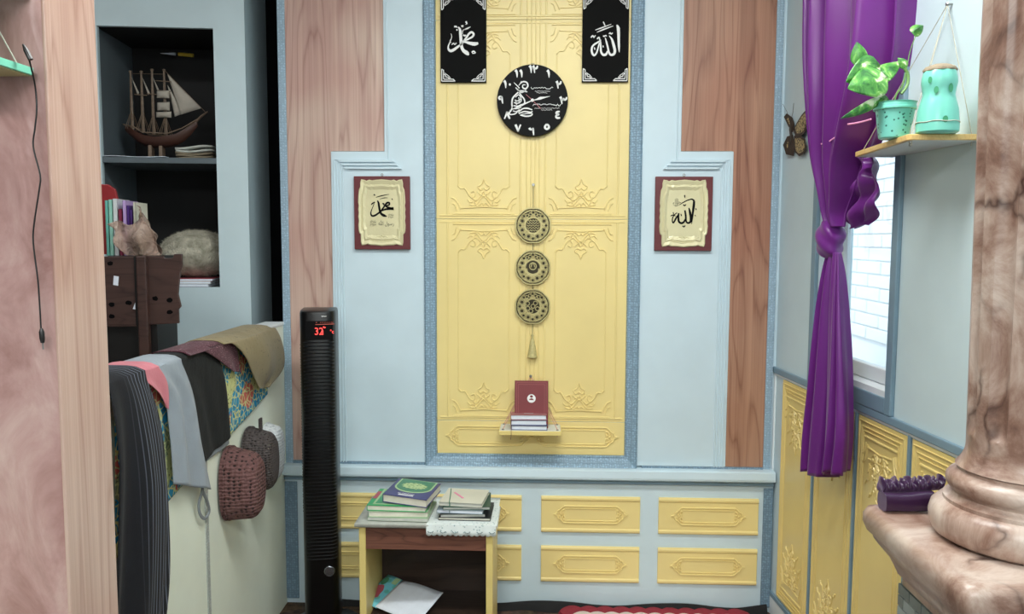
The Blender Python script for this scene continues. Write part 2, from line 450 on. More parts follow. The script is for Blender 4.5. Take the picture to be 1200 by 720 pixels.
# ledge and dado
zl1, zl0 = wz(550, 600, -.06), wz(562, 600, -.06)
MB().prism([(0, zl0-.022), (DY, zl0-.022), (DY-.004, zl0-.018), (DY-.006, zl0-.006), (-.048, zl0), (-.062, zl0+.003), (-.064, zl0+.012), (-.060, zl1-.004), (-.05, zl1), (0, zl1)], XL-.02, XR-.004, 'yz').build('ledge', 'pale_blue', wb)
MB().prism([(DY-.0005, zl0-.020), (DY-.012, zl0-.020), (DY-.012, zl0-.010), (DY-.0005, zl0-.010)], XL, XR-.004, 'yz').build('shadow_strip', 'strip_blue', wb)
db = MB().box(XL, XR-.004, DY, 0, 0, zl0-.022).build('dado_board', 'pale_blue', wb)
strip(wx(892.5, 640, DY), wx(903.5, 640, DY), .02, zl0-.03, DY, 'trim_emboss_dark', .008)
strip(XL, wx(350, 640, DY), .02, zl0-.03, DY, 'trim_emboss_dark', .008)
first = None
for r, (pt, pb) in enumerate(((581.5, 624), (638.5, 682))):
    for c, px in enumerate((359.5, 497, 634, 771)):
        x0, x1 = wx(px, 620, DY), wx(px+113, 620, DY); za, zb2 = wz(pt, 690, DY), wz(pb, 690, DY)
        if first is None:
            w_, h_ = x1-x0, za-zb2
            a = MB().box(0, w_, -.008, 0, 0, h_).build('gold_tile', 'gold_panel', wb, bevel=.002)
            b1 = MB()
            for zz in (.010, h_-.010): b1.ridge([(0.001, zz), (w_-.001, zz)], -.008, .016, .005)
            b1 = b1.build('bead', 'gold_panel', a)
            b2 = MB(); cartouche(b2, w_*.16, w_*.84, h_*.27, h_*.73, -.008); b2 = b2.build('ornament', 'gold_panel', a)
            first = (a, b1, b2); a.location = (x0, DY, zb2)
        else:
            a = share(first[0], 'gold_tile', wb, (x0, DY, zb2))
            share(first[1], 'bead', a); share(first[2], 'ornament', a)
# black cloth skirting along the foot of the wall
sk = MB()
def skf(u, v):
    x = XL+.1+(XR-XL-.12)*u; a = v*PI
    b_ = .016+.006*math.sin(u*37)+.004*math.sin(u*91+1)
    return (x, DY-.012-.03*v*(1+.3*math.sin(u*50)), max(.003, (.030+.008*math.sin(u*23+2)+.012*(u > .93)*(u-.93)/.07)*math.sin(PI*(.35+.65*v))))
sk.grid(skf, 120, 5); tag(struct(sk.build('baseboard_back', 'black_cloth', None, True)), 'crumpled black cloth along the foot of the niche wall')

# ---- right wall (local frame: x towards the viewer along the wall, -y into the room)
def rw(px, py, off=0.0):
    p = on_plane(px, py, Vector((XR, 0, 0))+RN*off, RN)-Vector((XR, 0, 0)); return (p.dot(RD), p.z)
wr_loc = (XR, 0, 0)
def rloc(p):
    """world point to the right wall's frame"""
    d = Vector(p)-Vector((XR, 0, 0)); return (d.dot(RD), -d.dot(RN))
win_a = rw(960, 300)[0]; win_b = rw(1049, 300)[0]
rail_z = rw(909, 433)[1]
win_z0 = rail_z+.055; win_z1 = 2.45
L = 4.6
wrm = MB()
wrm.box(0, win_a, 0, .12, 0, CEIL); wrm.box(win_b, L, 0, .12, 0, CEIL); wrm.box(win_a, win_b, 0, .12, 0, win_z0); wrm.box(win_a, win_b, 0, .12, win_z1, CEIL)
wr = struct(wrm.build('wall_right', 'pale_blue_wall')); wr.location = wr_loc; wr.rotation_euler = (0, 0, WRZ)
MB().box(0.0, L, -.012, 0, rail_z-.012, rail_z+.012).build('rail', 'strip_blue', wr, bevel=.003)
MB().box(0.0, L, -.006, 0, rail_z-.020, rail_z-.012).build('rail_edge', 'white_paint', wr)
base_z = .085
MB().box(0.0, L, -.010, 0, base_z-.012, base_z+.006).build('skirting_strip', 'strip_blue', wr, bevel=.002)
MB().box(0.0, L, -.008, 0, 0, base_z-.012).build('skirting_board', 'white_paint', wr)
edges = [rw(x, 620)[0] for x in (912, 946.5, 996.5, 1063.5)]
pw = (edges[3]-edges[0])/3
z0p, z1p = base_z+.012, rail_z-.024
src = None
for i in range(6):
    x0 = edges[0]+pw*i+.012; x1 = x0+pw-.024
    if src is None:
        w_, h_ = x1-x0, z1p-z0p
        a = MB().box(0, w_, -.005, 0, 0, h_).build('gold_panel', 'gold_side', wr, bevel=.002)
        b1 = MB()
        for e in (.012, .028, .040): b1.ridge([(e, e), (w_-e, e), (w_-e, h_-e), (e, h_-e)], -.005, .009 if e < .03 else .005, .004, True)
        b1 = b1.build('bead', 'gold_side', a)
        b2 = MB(); ornament(b2, w_/2, h_-.07, w_*.36, .16, -.005, -1, .007, .0038); ornament(b2, w_/2, h_-.13, w_*.25, .13, -.005, -1, .006, .0035)
        ornament(b2, w_/2, .07, w_*.36, .16, -.005, 1, .007, .0038); ornament(b2, w_/2, .13, w_*.25, .13, -.005, 1, .006, .0035)
        b2 = b2.build('ornament', 'gold_side', a); a.location = (x0, 0, z0p); src = (a, b1, b2)
    else:
        a = share(src[0], 'gold_panel', wr, (x0, 0, z0p)); share(src[1], 'bead', a); share(src[2], 'ornament', a)
    MB().box(x1+.006, x1+.018, -.009, 0, z0p-.01, z1p+.006).build('joint_strip', 'strip_blue', wr, bevel=.002)
MB().box(.002, .011, -.006, 0, z0p-.01, z1p+.006).build('corner_strip', 'white_paint', wr)
# window
w1 = struct(bpy.data.objects.new('window_1', None)); COL.objects.link(w1); w1.location = wr_loc; w1.rotation_euler = (0, 0, WRZ)
tag(w1, 'bright daylit window with grey-blue casing behind the purple curtain')
q = MB().box(win_a-.035, win_a, -.014, 0, rail_z+.012, win_z1+.03); q.build('casing', 'strip_blue', w1, bevel=.003)
q = MB().box(win_b, win_b+.034, -.014, 0, rail_z+.012, win_z1+.03); q.build('casing', 'strip_blue', w1, bevel=.003)
MB().box(win_a, win_b, -.014, 0, win_z1, win_z1+.03).build('casing', 'strip_blue', w1, bevel=.003)
MB().box(win_a, win_b, -.014, 0, rail_z+.012, win_z0+.004).build('casing', 'strip_blue', w1, bevel=.003)
MB().prism([(-.008, win_z0+.004), (.118, win_z0+.004), (.118, win_z0+.034), (.02, win_z0+.028), (-.008, win_z0+.022)], win_a, win_b, 'yz').build('window_sill', 'white_paint', w1)
fr = MB()
for x0, x1, z0, z1 in ((win_a, win_a+.035, win_z0+.03, win_z1), (win_b-.035, win_b, win_z0+.03, win_z1), (win_a, win_b, win_z0+.03, win_z0+.075), (win_a, win_b, win_z1-.04, win_z1)):
    fr.box(x0, x1, .020, .055, z0, z1)
fr.build('window_frame', 'white_paint', w1, bevel=.003)
MB().box(win_a+.10, win_a+.13, .024, .052, win_z0+.075, win_z1-.04).build('mullion', 'white_paint', w1, bevel=.002)
MB().box(win_a+.02, win_b-.02, .036, .040, win_z0+.06, win_z1-.02).build('pane', 'glass', w1)
# the white neighbouring wall seen through the window, laid in courses
wo = struct(MB().box(2.0, 2.15, -4.2, 5.0, -.1, 2.4).build('wall_outside', 'white_paint'))
bw, bh = .36, .08; bs = None; cnt = 0
for j in range(11, 29):
    for i in range(0, 10):
        y0 = .2+i*bw+(bw/2 if j % 2 else 0)
        if bs is None: bs = MB().box(-.012, 0, .004, bw-.004, .004, bh-.004).build('brick', 'white_paint', wo, bevel=.003); bs.location = (2.0, y0, j*bh)
        else: share(bs, 'brick', wo, (2.0, y0, j*bh))

# ---- left: low partition, skewed a little from the niche
PA = R(90)
P0 = atY(333, 377, 0); PZ = P0.z
PN = Vector((math.sin(PA), -math.cos(PA), 0)); PD = Vector((math.cos(PA), math.sin(PA), 0))
def pt(px, py, off=0.0):
    """pixel to partition frame: (x along towards the niche wall, z)"""
    h = on_plane(px, py, Vector((P0.x, 0, 0))+PN*off, PN)-Vector((P0.x, 0, 0)); return (h.dot(PD), h.z)
PT = .075
def pobj(o): o.location = (P0.x, 0, 0); o.rotation_euler = (0, 0, PA); return o
wl = struct(pobj(MB().box(-2.6, -.004, 0, PT, 0, PZ-.012).build('wall_left', 'cream_wall')))
MB().box(-2.6, -.004, -.004, PT+.004, PZ-.012, PZ).build('cap', 'white_paint', wl, bevel=.003)
jx = pt(243, 650)[0]
embossed('trim_white', lin(206, 212, 206), 110)
MB().box(jx-.010, jx+.010, -.004, 0, 0, PZ-.012).build('joint_strip', 'trim_white', wl, bevel=.001)
# the dim room beyond the partition, its lack of light put into the wall colour
q = MB().box(-3.0, XL+.0, 1.1, 1.2, 0, CEIL); tag(struct(q.build('wall_far', 'unlit_wall_dark')), 'end wall of the side room beyond the partition, coloured dark as unlit')
q = MB().box(-3.1, -3.0, -4.6, 1.2, 0, CEIL); tag(struct(q.build('wall_side', 'unlit_wall_dark')), 'side wall of the room beyond the partition, coloured dark as unlit')
q = MB().box(XL-.02, XL+.12, .14, 1.2, 0, CEIL); tag(struct(q.build('wall_return', 'unlit_wall_dark')), 'return wall behind the left end of the niche, coloured dark as unlit')
# ================================================================== things on the niche wall
PX = 3.2/F                       # metres per pixel on the niche wall
plain('ink_black', lin(7, 7, 8), .5, vary=.2, Specular_IOR_Level=.12)
plain('black_board', lin(9, 9, 9), .7, vary=.15, Specular_IOR_Level=.12)
plain('white_print', lin(236, 236, 234), .5, vary=.03)
plain('maroon_frame', lin(104, 42, 46), .42, vary=.15)
plain('brass', lin(206, 194, 140), .4, .35, vary=.12)
plain('pale_gold', lin(222, 214, 172), .36, .15, vary=.08, bump=.15, bscale=90)
plain('dark_bronze', lin(62, 56, 38), .45, .5, vary=.3, vscale=60)
plain('steel', lin(150, 152, 150), .35, .9)
plain('string_grey', lin(176, 174, 160), .8)
plain('string_pink', lin(214, 160, 140), .8)
plain('tassel_gold', lin(196, 184, 128), .6, .2, vary=.2, vscale=90)

def strokes_from(px_strokes, c, sc, wsc=1.0):
    """strokes measured in a magnified crop -> local (x, z, width)"""
    k = PX/sc
    return [[((x-c[0])*k, (c[1]-y)*k, w*k*wsc) for x, y, w in st] for st in px_strokes]
MUH = [  # thuluth name on the left black board (crop 7.2x, centre 207,340)
 [(165,242,9),(180,262,16),(184,300,19),(188,345,20),(192,395,20),(208,430,22),(238,452,26),(252,468,8)],
 [(206,372,8),(168,396,14),(132,422,18),(104,433,18),(86,420,14),(84,394,9),(102,352,6),(112,318,4),(106,294,3)],
 [(190,366,6),(222,362,12),(262,372,20),(300,378,24),(330,372,14)],
 [(204,360,7),(230,330,12),(256,294,14),(278,284,14),(292,300,14),(282,320,13),(250,338,11),(216,354,8)],
 [(208,266,3),(240,254,10),(268,240,3)], [(200,300,3),(205,268,6),(224,262,3)],
 [(228,198,12),(236,214,9),(226,222,3)], [(190,236,9),(204,232,11),(200,244,6)], [(132,240,10),(146,238,12),(158,246,6)],
 [(150,268,9),(160,262,9)], [(206,306,9),(220,312,11),(230,306,7)], [(276,446,9),(292,436,9),(306,450,7),(280,454,5)],
 [(112,384,6),(126,372,8),(138,382,7),(150,368,6)], [(104,340,4),(98,356,6),(108,368,3)]]
ALL = [  # the other name (crop 7.2x, centre 207,340)
 [(296,232,8),(308,256,20),(312,300,19),(314,360,17),(317,410,14),(320,450,4)],
 [(236,318,4),(258,346,13),(272,388,18),(284,436,18),(276,464,17),(252,470,15),(236,450,13),(226,410,12),(214,366,11),(204,334,5)],
 [(226,440,10),(212,466,16),(190,470,15),(172,446,13),(168,400,12),(164,360,10),(152,332,6)],
 [(170,352,7),(140,372,11),(110,392,12),(96,416,13),(98,452,14),(116,474,13),(136,452,11),(148,410,9),(158,372,9)],
 [(122,272,3),(170,256,8),(252,226,3)], [(136,290,3),(190,268,9),(268,240,3)],
 [(186,206,6),(194,222,8),(204,244,4)], [(88,332,9),(102,318,10),(112,330,8),(124,314,6)], [(234,304,8),(244,296,9),(254,304,8),(264,294,5)],
 [(186,318,8),(196,322,9),(208,316,8),(216,322,5)], [(116,410,6),(122,428,8)], [(186,396,6),(190,410,6)], [(138,344,8),(152,330,9),(162,342,5)]]
MUH2 = [[(x-14 if False else x, y, w*.86) for x, y, w in st] for st in MUH]
def corner_piece(mb, sx, sz, W_, H_, y):
    """meander corner of a black board"""
    P = lambda a, b, w: (sx*(W_/2-a), sz*(H_/2-b), w)
    u = PX
    for pts in ([P(1.4*u, 15*u, 1.1*u), P(1.4*u, 1.4*u, 1.1*u), P(17*u, 1.4*u, 1.1*u)],
                [P(1.4*u, 15*u, .9*u), P(3.6*u, 13.5*u, .9*u), P(3.6*u, 3.6*u, .9*u), P(14.5*u, 3.6*u, .9*u), P(17*u, 1.4*u, .9*u)],
                [P(3.6*u, 9.5*u, .9*u), P(6*u, 8.2*u, .9*u), P(6*u, 6*u, .9*u), P(8.5*u, 6*u, .9*u), P(10.5*u, 3.6*u, .9*u)],
                [P(4.8*u, 10.5*u, .7*u), P(9*u, 7.6*u, .7*u), P(11.5*u, 4.6*u, .7*u)]):
        for a, b in zip(pts, pts[1:]): mb.stroke([a, b], y, .0007, 1)
for i, (pxc, st, lab) in enumerate(((543.5, MUH, 'black calligraphy board with the tall slanting name, left of the clock'), (709, ALL, 'black calligraphy board with the upright name, right of the clock'))):
    top, bot = wz(-3), wz(97.5); H_ = top-bot; W_ = 52.5*PX; x = wx(pxc, 60)
    t_ = thing('calligraphy_board', lab, 'sign', (x, -.0072, bot), 0, 'black calligraphy boards beside the clock')
    b_ = MB().box(-W_/2, W_/2, -.012, 0, 0, H_).build('board', 'black_board', t_, bevel=.001)
    q = MB(); c0 = bot+H_/2
    oz = wz(47.2)-bot
    for s_ in strokes_from(st, (207, 340), 7.2, 1.2): q.stroke([(a, b+oz, w) for a, b, w in s_], -.0122, .001, 5)
    q.build('calligraphy', 'white_print', t_)
    for sx in (-1, 1):
        for sz in (-1, 1):
            q = MB(); corner_piece(q, sx, sz, W_, H_, -.0122)
            for k in range(len(q.v)): a = q.v[k]; q.v[k] = (a[0], a[1], a[2]+H_/2)
            q.build('corner_ornament', 'white_print', t_)

# clock
cx, cz = wx(624, 119), wz(119.3); rc = 40.6*PX
t_ = thing('wall_clock', 'round black wall clock with white eastern Arabic numerals', 'clock', (cx, -.0072, cz))
MB().lathe([(rc*.97, 0), (rc, .004), (rc, .018), (rc*.985, .022)], 64, axis='y').build('clock_face', 'ink_black', t_, 40)
kz = PX/7.2
pos = [(355,105,'١٢'),(482,142,'١'),(567,230,'٢'),(605,356,'٣'),(562,476,'٤'),(473,570,'٥'),(350,607,'٦'),(236,580,'٧'),(145,476,'٨'),(91,350,'٩'),(147,225,'١٠'),(240,140,'١١')]
DIG = {'١': [[(-.16,.46,.30),(-.02,.30,.26),(.06,0,.22),(.08,-.5,.08)]],
 '٢': [[(-.30,.46,.28),(-.18,.2,.24),(-.08,-.5,.10)], [(-.18,.16,.16),(.02,.08,.22),(.22,.18,.22),(.28,.45,.16)]],
 '٣': [[(-.42,.46,.28),(-.28,.2,.24),(-.16,-.5,.10)], [(-.28,.16,.16),(-.10,.06,.22),(.04,.2,.18),(.06,.30,.12)], [(.05,.2,.16),(.22,.06,.22),(.40,.2,.2),(.42,.42,.16)]],
 '٤': [[(.24,.48,.14),(-.10,.42,.24),(-.20,.22,.22),(.12,.10,.20),(-.16,.0,.20),(-.24,-.22,.22),(-.04,-.36,.24),(.30,-.34,.18)]],
 '٥': [[(.0,.34,.2),(.20,.16,.22),(.26,-.10,.24),(.0,-.30,.22),(-.26,-.10,.24),(-.18,.18,.22),(.0,.34,.2)]],
 '٦': [[(-.36,.46,.26),(-.22,.28,.24),(.02,.26,.22),(.14,.36,.20)], [(.12,.46,.18),(.16,.1,.22),(.24,-.5,.10)]],
 '٧': [[(-.36,.46,.26),(-.18,.06,.24),(0,-.46,.16)], [(0,-.46,.14),(.14,0,.16),(.34,.46,.18)]],
 '٨': [[(-.36,-.46,.14),(-.14,.06,.18),(0,.48,.18)], [(0,.48,.2),(.14,0,.24),(.36,-.46,.18)]],
 '٩': [[(.16,.28,.2),(-.02,.42,.2),(-.22,.28,.2),(-.12,.08,.2),(.12,.12,.18)], [(.12,.44,.22),(.18,.04,.22),(.28,-.5,.10)]],
 '٠': [[(-.14,-.04,.08),(.0,-.04,.28),(.14,-.04,.08)]]}
for x, y, s_ in pos:
    q = MB(); hN = 62*kz
    for i_, ch in enumerate(s_):
        dx = (i_-(len(s_)-1)/2)*.62*hN
        for st_ in DIG[ch]: q.stroke([((x-352)*kz+dx+a*hN, (356-y)*kz+b*hN, w*hN*1.2) for a, b, w in st_], -.0222, .001, 4)
    q.build('numeral', 'white_print', t_)
fig = [  # kneeling figure drawn in calligraphy
 [(250,222,9),(275,205,12),(305,212,13),(314,240,13),(296,262,13),(272,252,11),(276,230,8),(296,232,7)],
 [(200,212,4),(225,236,8),(246,258,9)], [(240,236,7),(262,200,5)], [(214,252,8),(240,276,11),(280,280,13),(310,288,9)],
 [(228,262,8),(262,292,10),(300,272,8)], [(236,290,12),(212,312,12),(190,340,13),(184,376,13),(186,408,12)],
 [(244,292,10),(262,318,11),(284,346,12),(288,376,11),(268,398,10)], [(212,330,9),(240,310,9),(258,340,9),(232,360,9),(206,352,8)],
 [(200,372,9),(226,380,10),(256,366,9),(262,346,7)], [(196,398,9),(232,402,10),(262,388,8)], [(214,350,7),(222,392,8)], [(240,330,7),(246,380,8)],
 [(186,412,10),(178,436,11),(162,458,12),(176,470,10),(214,462,10),(232,440,9)], [(236,452,10),(272,424,11),(312,420,12),(352,432,8)],
 [(240,462,10),(286,446,11),(336,452,11),(354,444,6)], [(252,474,9),(300,484,12),(342,478,11),(350,462,8),(310,462,8),(262,470,6)],
 [(206,424,8),(236,420,9),(262,408,8)], [(192,440,7),(220,446,9),(248,430,7)]]
q = MB()
for s_ in strokes_from(fig, (352, 356), 7.2, .95): q.stroke(s_, -.0222, .001, 5)
q.build('calligraphy_figure', 'white_print', t_)
q = MB()
for (xa_, xb_, yy, amp) in ((340, 520, 258, 9), (372, 496, 283, 3), (386, 474, 296, 3), (356, 586, 395, 9), (370, 574, 420, 3), (424, 514, 434, 3)):
    n_ = int((xb_-xa_)/ (9 if amp > 5 else 5)); pts = []
    rr = random.Random(int(xa_))
    for k in range(n_+1): pts.append(((xa_+(xb_-xa_)*k/n_-352)*kz, (356-yy+rr.choice((-.6, .1, .5, 1))*amp)*kz, (4.5 if amp > 5 else 2.6)*kz))
    q.stroke(pts, -.0222, .0006, 2)
q.build('small_lettering', 'white_print', t_)
def hand(name, pts, mat, y):
    q = MB(); q.stroke([((x-352)*kz, (356-yy)*kz, w*kz) for x, yy, w in pts], y, .001, 5); return q.build(name, mat, t_)
hand('hour_hand', [(352,356,7), (385,350,9), (415,340,22), (450,333,12), (497,324,2)], 'white_print', -.0245)
hand('minute_hand', [(352,356,7), (320,371,9), (270,392,14), (215,418,9), (165,438,3)], 'white_print', -.0260)
plain('red_pink', lin(196, 120, 124), .5)
hand('second_hand', [(300,310,3), (352,356,4), (422,424,5)], 'red_pink', -.0275)
MB().lathe([(.006, .024), (.006, .029), (.002, .030)], 16, axis='y').build('hand_cap', 'white_print', t_)
MB().tube([(0, -.004, rc-.002), (-.006, -.004, rc+.006), (.006, -.004, rc+.006)], .0015, 5, True).build('hook', 'steel', t_)

# framed gold plaques
def scallop(hw, hh):
    """outline of the gold plate: lobed edges"""
    pts = []
    side = [(-1, .62), (-1.0, .60)]
    top = [(-.90, .90), (-.86, 1.0), (-.72, .985), (-.64, .955), (-.52, .99), (-.40, .97), (-.25, .985), (0, 1.0), (.25, .985), (.40, .97), (.52, .99), (.64, .955), (.72, .985), (.86, 1.0), (.90, .90)]
    rt = [(.90, .78), (.96, .68), (.985, .5), (1.0, .3), (.975, .22), (1.0, .1), (.98, 0), (1.0, -.12), (.975, -.25), (1.0, -.38), (.985, -.55), (.96, -.62), (.90, -.66)]
    bt = [(.90, -.90), (.86, -1.0), (.72, -.985), (.62, -.955), (.5, -.985), (.25, -.99), (0, -1.01), (-.25, -.99), (-.5, -.985), (-.62, -.955), (-.72, -.985), (-.86, -1.0), (-.90, -.90)]
    lt = [(-a, b) for a, b in reversed(rt)]
    return [(a*hw, b*hh) for a, b in top+rt+bt+lt]
PM = [  # black name on the left plaque (crop 7.2x, centre 288,362)
 [(252,262,7),(262,284,13),(266,312,14),(272,346,14),(284,372,16),(306,386,18),(330,394,5)],
 [(388,328,20),(352,330,16),(316,336,12),(284,348,10),(256,370,12),(226,388,13),(204,388,12),(196,366,8),(206,332,5),(220,300,4),(226,272,3)],
 [(280,350,8),(306,316,11),(330,284,13),(350,280,12),(350,298,11),(322,308,9),(348,322,14),(384,332,16)],
 [(240,236,3),(290,222,6),(350,210,2)], [(270,250,2),(310,240,5),(340,240,2)], [(222,212,9),(234,220,7)], [(200,296,7),(214,284,8),(232,276,6)], [(294,286,8),(306,290,9),(300,300,5)], [(372,246,6),(380,256,6)],
 ]
PA_ = [  # black name on the right plaque
 [(370,262,14),(368,300,16),(362,350,14),(358,400,10),(354,450,3)], [(372,262,12),(352,246,9),(318,254,7),(282,272,6),(250,292,4)],
 [(328,316,6),(338,352,15),(346,400,15),(342,432,14),(322,440,12),(308,424,11),(304,380,12),(296,336,10)],
 [(304,404,9),(290,432,13),(270,442,14),(250,430,13),(244,396,13),(246,360,10)],
 [(246,372,8),(228,396,11),(214,424,11),(204,440,9),(196,426,8),(198,396,7),(214,372,6),(232,356,5)],
 [(180,384,6),(200,376,7),(222,384,4)], [(200,352,6),(206,372,5)], [(292,212,8),(294,234,5)], [(282,290,7),(294,298,8),(304,288,6)], [(264,366,6),(270,384,7)], [(280,464,9),(292,472,8),(302,460,6)], [(384,320,6),(390,334,6)], [(378,376,6),(386,384,5)]]
for i, (pxc, st, lab) in enumerate(((449.5, PM, 'maroon framed gold plaque on the left blue panel'), (799.5, PA_, 'maroon framed gold plaque on the right blue panel'))):
    top, bot = wz(207.5), wz(293); H_ = top-bot; W_ = 65.2*PX; x = wx(pxc, 250)
    t_ = thing('calligraphy_plaque', lab, 'wall plaque', (x, -.0164, bot), 0, 'framed gold calligraphy plaques')
    MB().box(-W_/2, W_/2, -.016, 0, 0, H_).build('frame', 'maroon_frame', t_, bevel=.002)
    ol = scallop(27.6*PX, 38.2*PX); zc = H_/2+.4*PX
    q = MB(); n_ = len(ol); lv = [(1, -.0162), (1, -.020), (.97, -.0225), (.86, -.0195), (.80, -.0225), (.70, -.0185)]
    for s_, y in lv: q.v += [(a*s_, y, b*s_+zc) for a, b in ol]
    for k in range(len(lv)-1):
        for j in range(n_): j2 = (j+1) % n_; q._f(k*n_+j, k*n_+j2, (k+1)*n_+j2, (k+1)*n_+j)
    q._f(*range((len(lv)-1)*n_, len(lv)*n_))
    pl = q.build('gold_plate', 'pale_gold', t_)
    q = MB()
    for sg in (-1, 1):
        for l in ([(0, -30), (4, -27), (9, -30), (14, -28), (20, -31)], [(0, -26), (3, -30), (0, -34), (6, -33), (12, -32), (18, -27)], [(0, 30), (6, 32), (12, 30), (18, 32)]):
            q.ridge([(sg*a*PX, b*PX+zc) for a, b in cr(l, 4)], -.0195, .004, .002)
        q.ridge([(sg*23.6*PX, b*PX+zc+.6*math.sin(b)*PX) for b in range(-22, 25, 2)], -.020, .004, .002)
    q.build('relief', 'pale_gold', pl)
    q = MB()
    for s_ in strokes_from(st, (288, 362), 7.2, 1.25): q.stroke([(a, b+zc, w) for a, b, w in s_], -.0187, .001, 5)
    q.build('calligraphy', 'ink_black', t_)
    kk = PX/7.2
    for txt, tx_, ty_, tw_, th_ in ((('\ufdfa', 214, 450, 50, 52), ('\ufdf2 \ufedd\ufeee\ufeb3\ufead', 324, 450, 130, 54), ('\ufdfa', 364, 390, 44, 40)) if i == 0 else (('\ufdfb', 230, 272, 66, 66),)):
        q = MB(); add_text(q, txt, (tx_-288)*kk, (362-ty_)*kk+zc, th_*kk, -.0190, tw_*kk); q.build('small_lettering', 'ink_black', t_)
    q = MB().tube([(.004*math.cos(a_*PI/5), -.006, H_+.006+.005*math.sin(a_*PI/5)) for a_ in range(10)], .0012, 5, True); q.box(-.004, .004, -.008, -.004, H_-.002, H_+.003)
    q.build('hanging_ring', 'steel', t_)

# three brass medallions on one cord
x = wx(624.5, 310); zt = wz(217)
t_ = thing('medallion_hanging', 'string of three pierced brass medallions with a tassel below the clock', 'wall hanging', (x, -.0105, wz(420)))
z0 = wz(420)
MB().tube([(0, -.003, zt-z0), (0, -.003, wz(391)-z0)], .0011, 5).build('cord', 'dark_bronze', t_)
MB().lathe([(.003, 0), (.003, .012), (.006, .013), (.005, .016)], 10, (0, .004, zt-z0), axis='y').build('nail', 'steel', t_)
for k, py in enumerate((264.5, 313.5, 359)):
    zc = wz(py)-z0; r = (20.3, 20, 20.2)[k]*PX; q = MB()
    md_ = MB().lathe([(r*.95, .0035), (r*.95, .006)], 40, (0, 0, zc), axis='y').build('medallion', 'dark_bronze', t_)
    ring = lambda cx_, cz_, rr, w, n=24, y=-.006, d=.0035: q.ridge([(cx_+rr*math.cos(2*PI*j/n), cz_+rr*math.sin(2*PI*j/n)) for j in range(n)], y, w, d, True)
    nl = 8
    q.ridge([((r*.97+r*.035*abs(math.sin(j*PI*nl/48)))*math.cos(2*PI*j/48), zc+(r*.97+r*.035*abs(math.sin(j*PI*nl/48)))*math.sin(2*PI*j/48)) for j in range(48)], -.004, .006, .006, True)
    ring(0, zc, r*.86, .006, 40); ring(0, zc, r*.46, .008, 32)
    q2 = MB()
    for j in range(nl):
        a_ = 2*PI*j/nl+PI/nl; ca, sa = math.cos(a_), math.sin(a_)
        if j in (1, 2): 
            for e in (-.12, .12): ring(r*.66*math.cos(a_+e*1.3), zc+r*.66*math.sin(a_+e*1.3), r*.09, .003, 12)
        else:
            ring(r*.67*ca, zc+r*.67*sa, r*.17, .0062, 20); ring(r*.67*ca, zc+r*.67*sa, r*.10, .002, 14)
        b_ = a_+PI/nl; cb, sb = math.cos(b_), math.sin(b_)
        for e in (-1, 1):
            q.ridge(cr([(r*.88*cb, zc+r*.88*sb), (r*.74*math.cos(b_+e*.16), zc+r*.74*math.sin(b_+e*.16)), (r*.60*cb, zc+r*.60*sb), (r*.5*math.cos(b_+e*.25), zc+r*.5*math.sin(b_+e*.25))], 3), -.006, .0050, .0035)
            q.ridge(cr([(r*.90*math.cos(b_+e*.22), zc+r*.90*math.sin(b_+e*.22)), (r*.80*math.cos(b_+e*.10), zc+r*.80*math.sin(b_+e*.10)), (r*.70*math.cos(b_+e*.22), zc+r*.70*math.sin(b_+e*.22))], 3), -.006, .0046, .0035)
    if k == 0:
        for dz in (-.28, -.14, 0, .14, .28): q.ridge(cr([(-r*.36*math.sqrt(1-(dz/.46)**2)+j*r*.72*math.sqrt(1-(dz/.46)**2)/8, zc+dz*r+((-1)**j)*r*.045) for j in range(9)], 2), -.006, .003, .003)
    elif k == 1:
        q.ridge(cr([(-r*.36, zc-r*.05), (-r*.3, zc-r*.28), (0, zc-r*.4), (r*.3, zc-r*.28), (r*.36, zc-r*.05)], 4), -.006, .006, .004)
        ring(0, zc+r*.08, r*.2, .004, 16); q.ridge(cr([(-r*.12, zc+r*.02), (0, zc+r*.3), (r*.12, zc+r*.02)], 4), -.006, .004, .004)
    else:
        for a1, a2 in ((-.3, .18), (-.1, -.25), (.16, .2), (.28, -.12), (-.28, -.1), (.02, .02)): ring(a1*r, zc+a2*r, r*.12, .0035, 8)
    q.build('filigree', 'brass', md_)
q = MB(); zt_ = wz(391)-z0
q.lathe([(.003, zt_), (.006, zt_-.006), (.004, zt_-.012), (.009, zt_-.03), (.017, zt_-.075), (.020, zt_-.092), (.012, zt_-.094)], 20, (0, -.004, 0), fn=lambda r, z, t: r*(1+.12*math.sin(t*10)))
q.build('tassel', 'tassel_gold', t_, 50)

# small hanging shelf with books
xs, ys = wx(621.5, 500, -.06), -.126
zf = wz(505.5, 621, ys); W_ = 75*(3.2+ys)/F
MT['shelf_top'] = plain('shelf_top', lin(220, 222, 214), .45).m
plain('shelf_yellow', lin(230, 208, 132), .42)
t_ = thing('hanging_shelf', 'small yellow edged shelf hung on pink strings, holding the red books', 'shelf', (xs, -.0105, zf-.018))
q = MB(); q.box(-W_/2, W_/2, ys+.0105, 0, 0, .0175); q.build('board', 'shelf_yellow', t_, bevel=.002)
MB().box(-W_/2+.004, W_/2-.004, ys+.014, -.002, .0175, .019).build('board_top', 'shelf_top', t_)
zn = wz(440, 622)-zf+.018; xn = wx(622, 440)-xs
for sg in (-1, 1):
    for yy in (ys+.022, -.012):
        q = MB().tube([(sg*(W_/2-.016), yy, -.008), (sg*(W_/2-.016), yy, .022), (xn, -.008, zn)], .0014, 5); q.build('string', 'string_pink', t_)
        MB().lathe([(.005, .0185), (.005, .022), (.002, .023)], 10, (sg*(W_/2-.016), yy, 0)).build('string_eyelet', 'steel', t_)
MB().lathe([(.003, 0), (.003, .012), (.006, .013), (.004, .016)], 10, (xn, 0, zn), axis='y').build('nail', 'steel', t_)

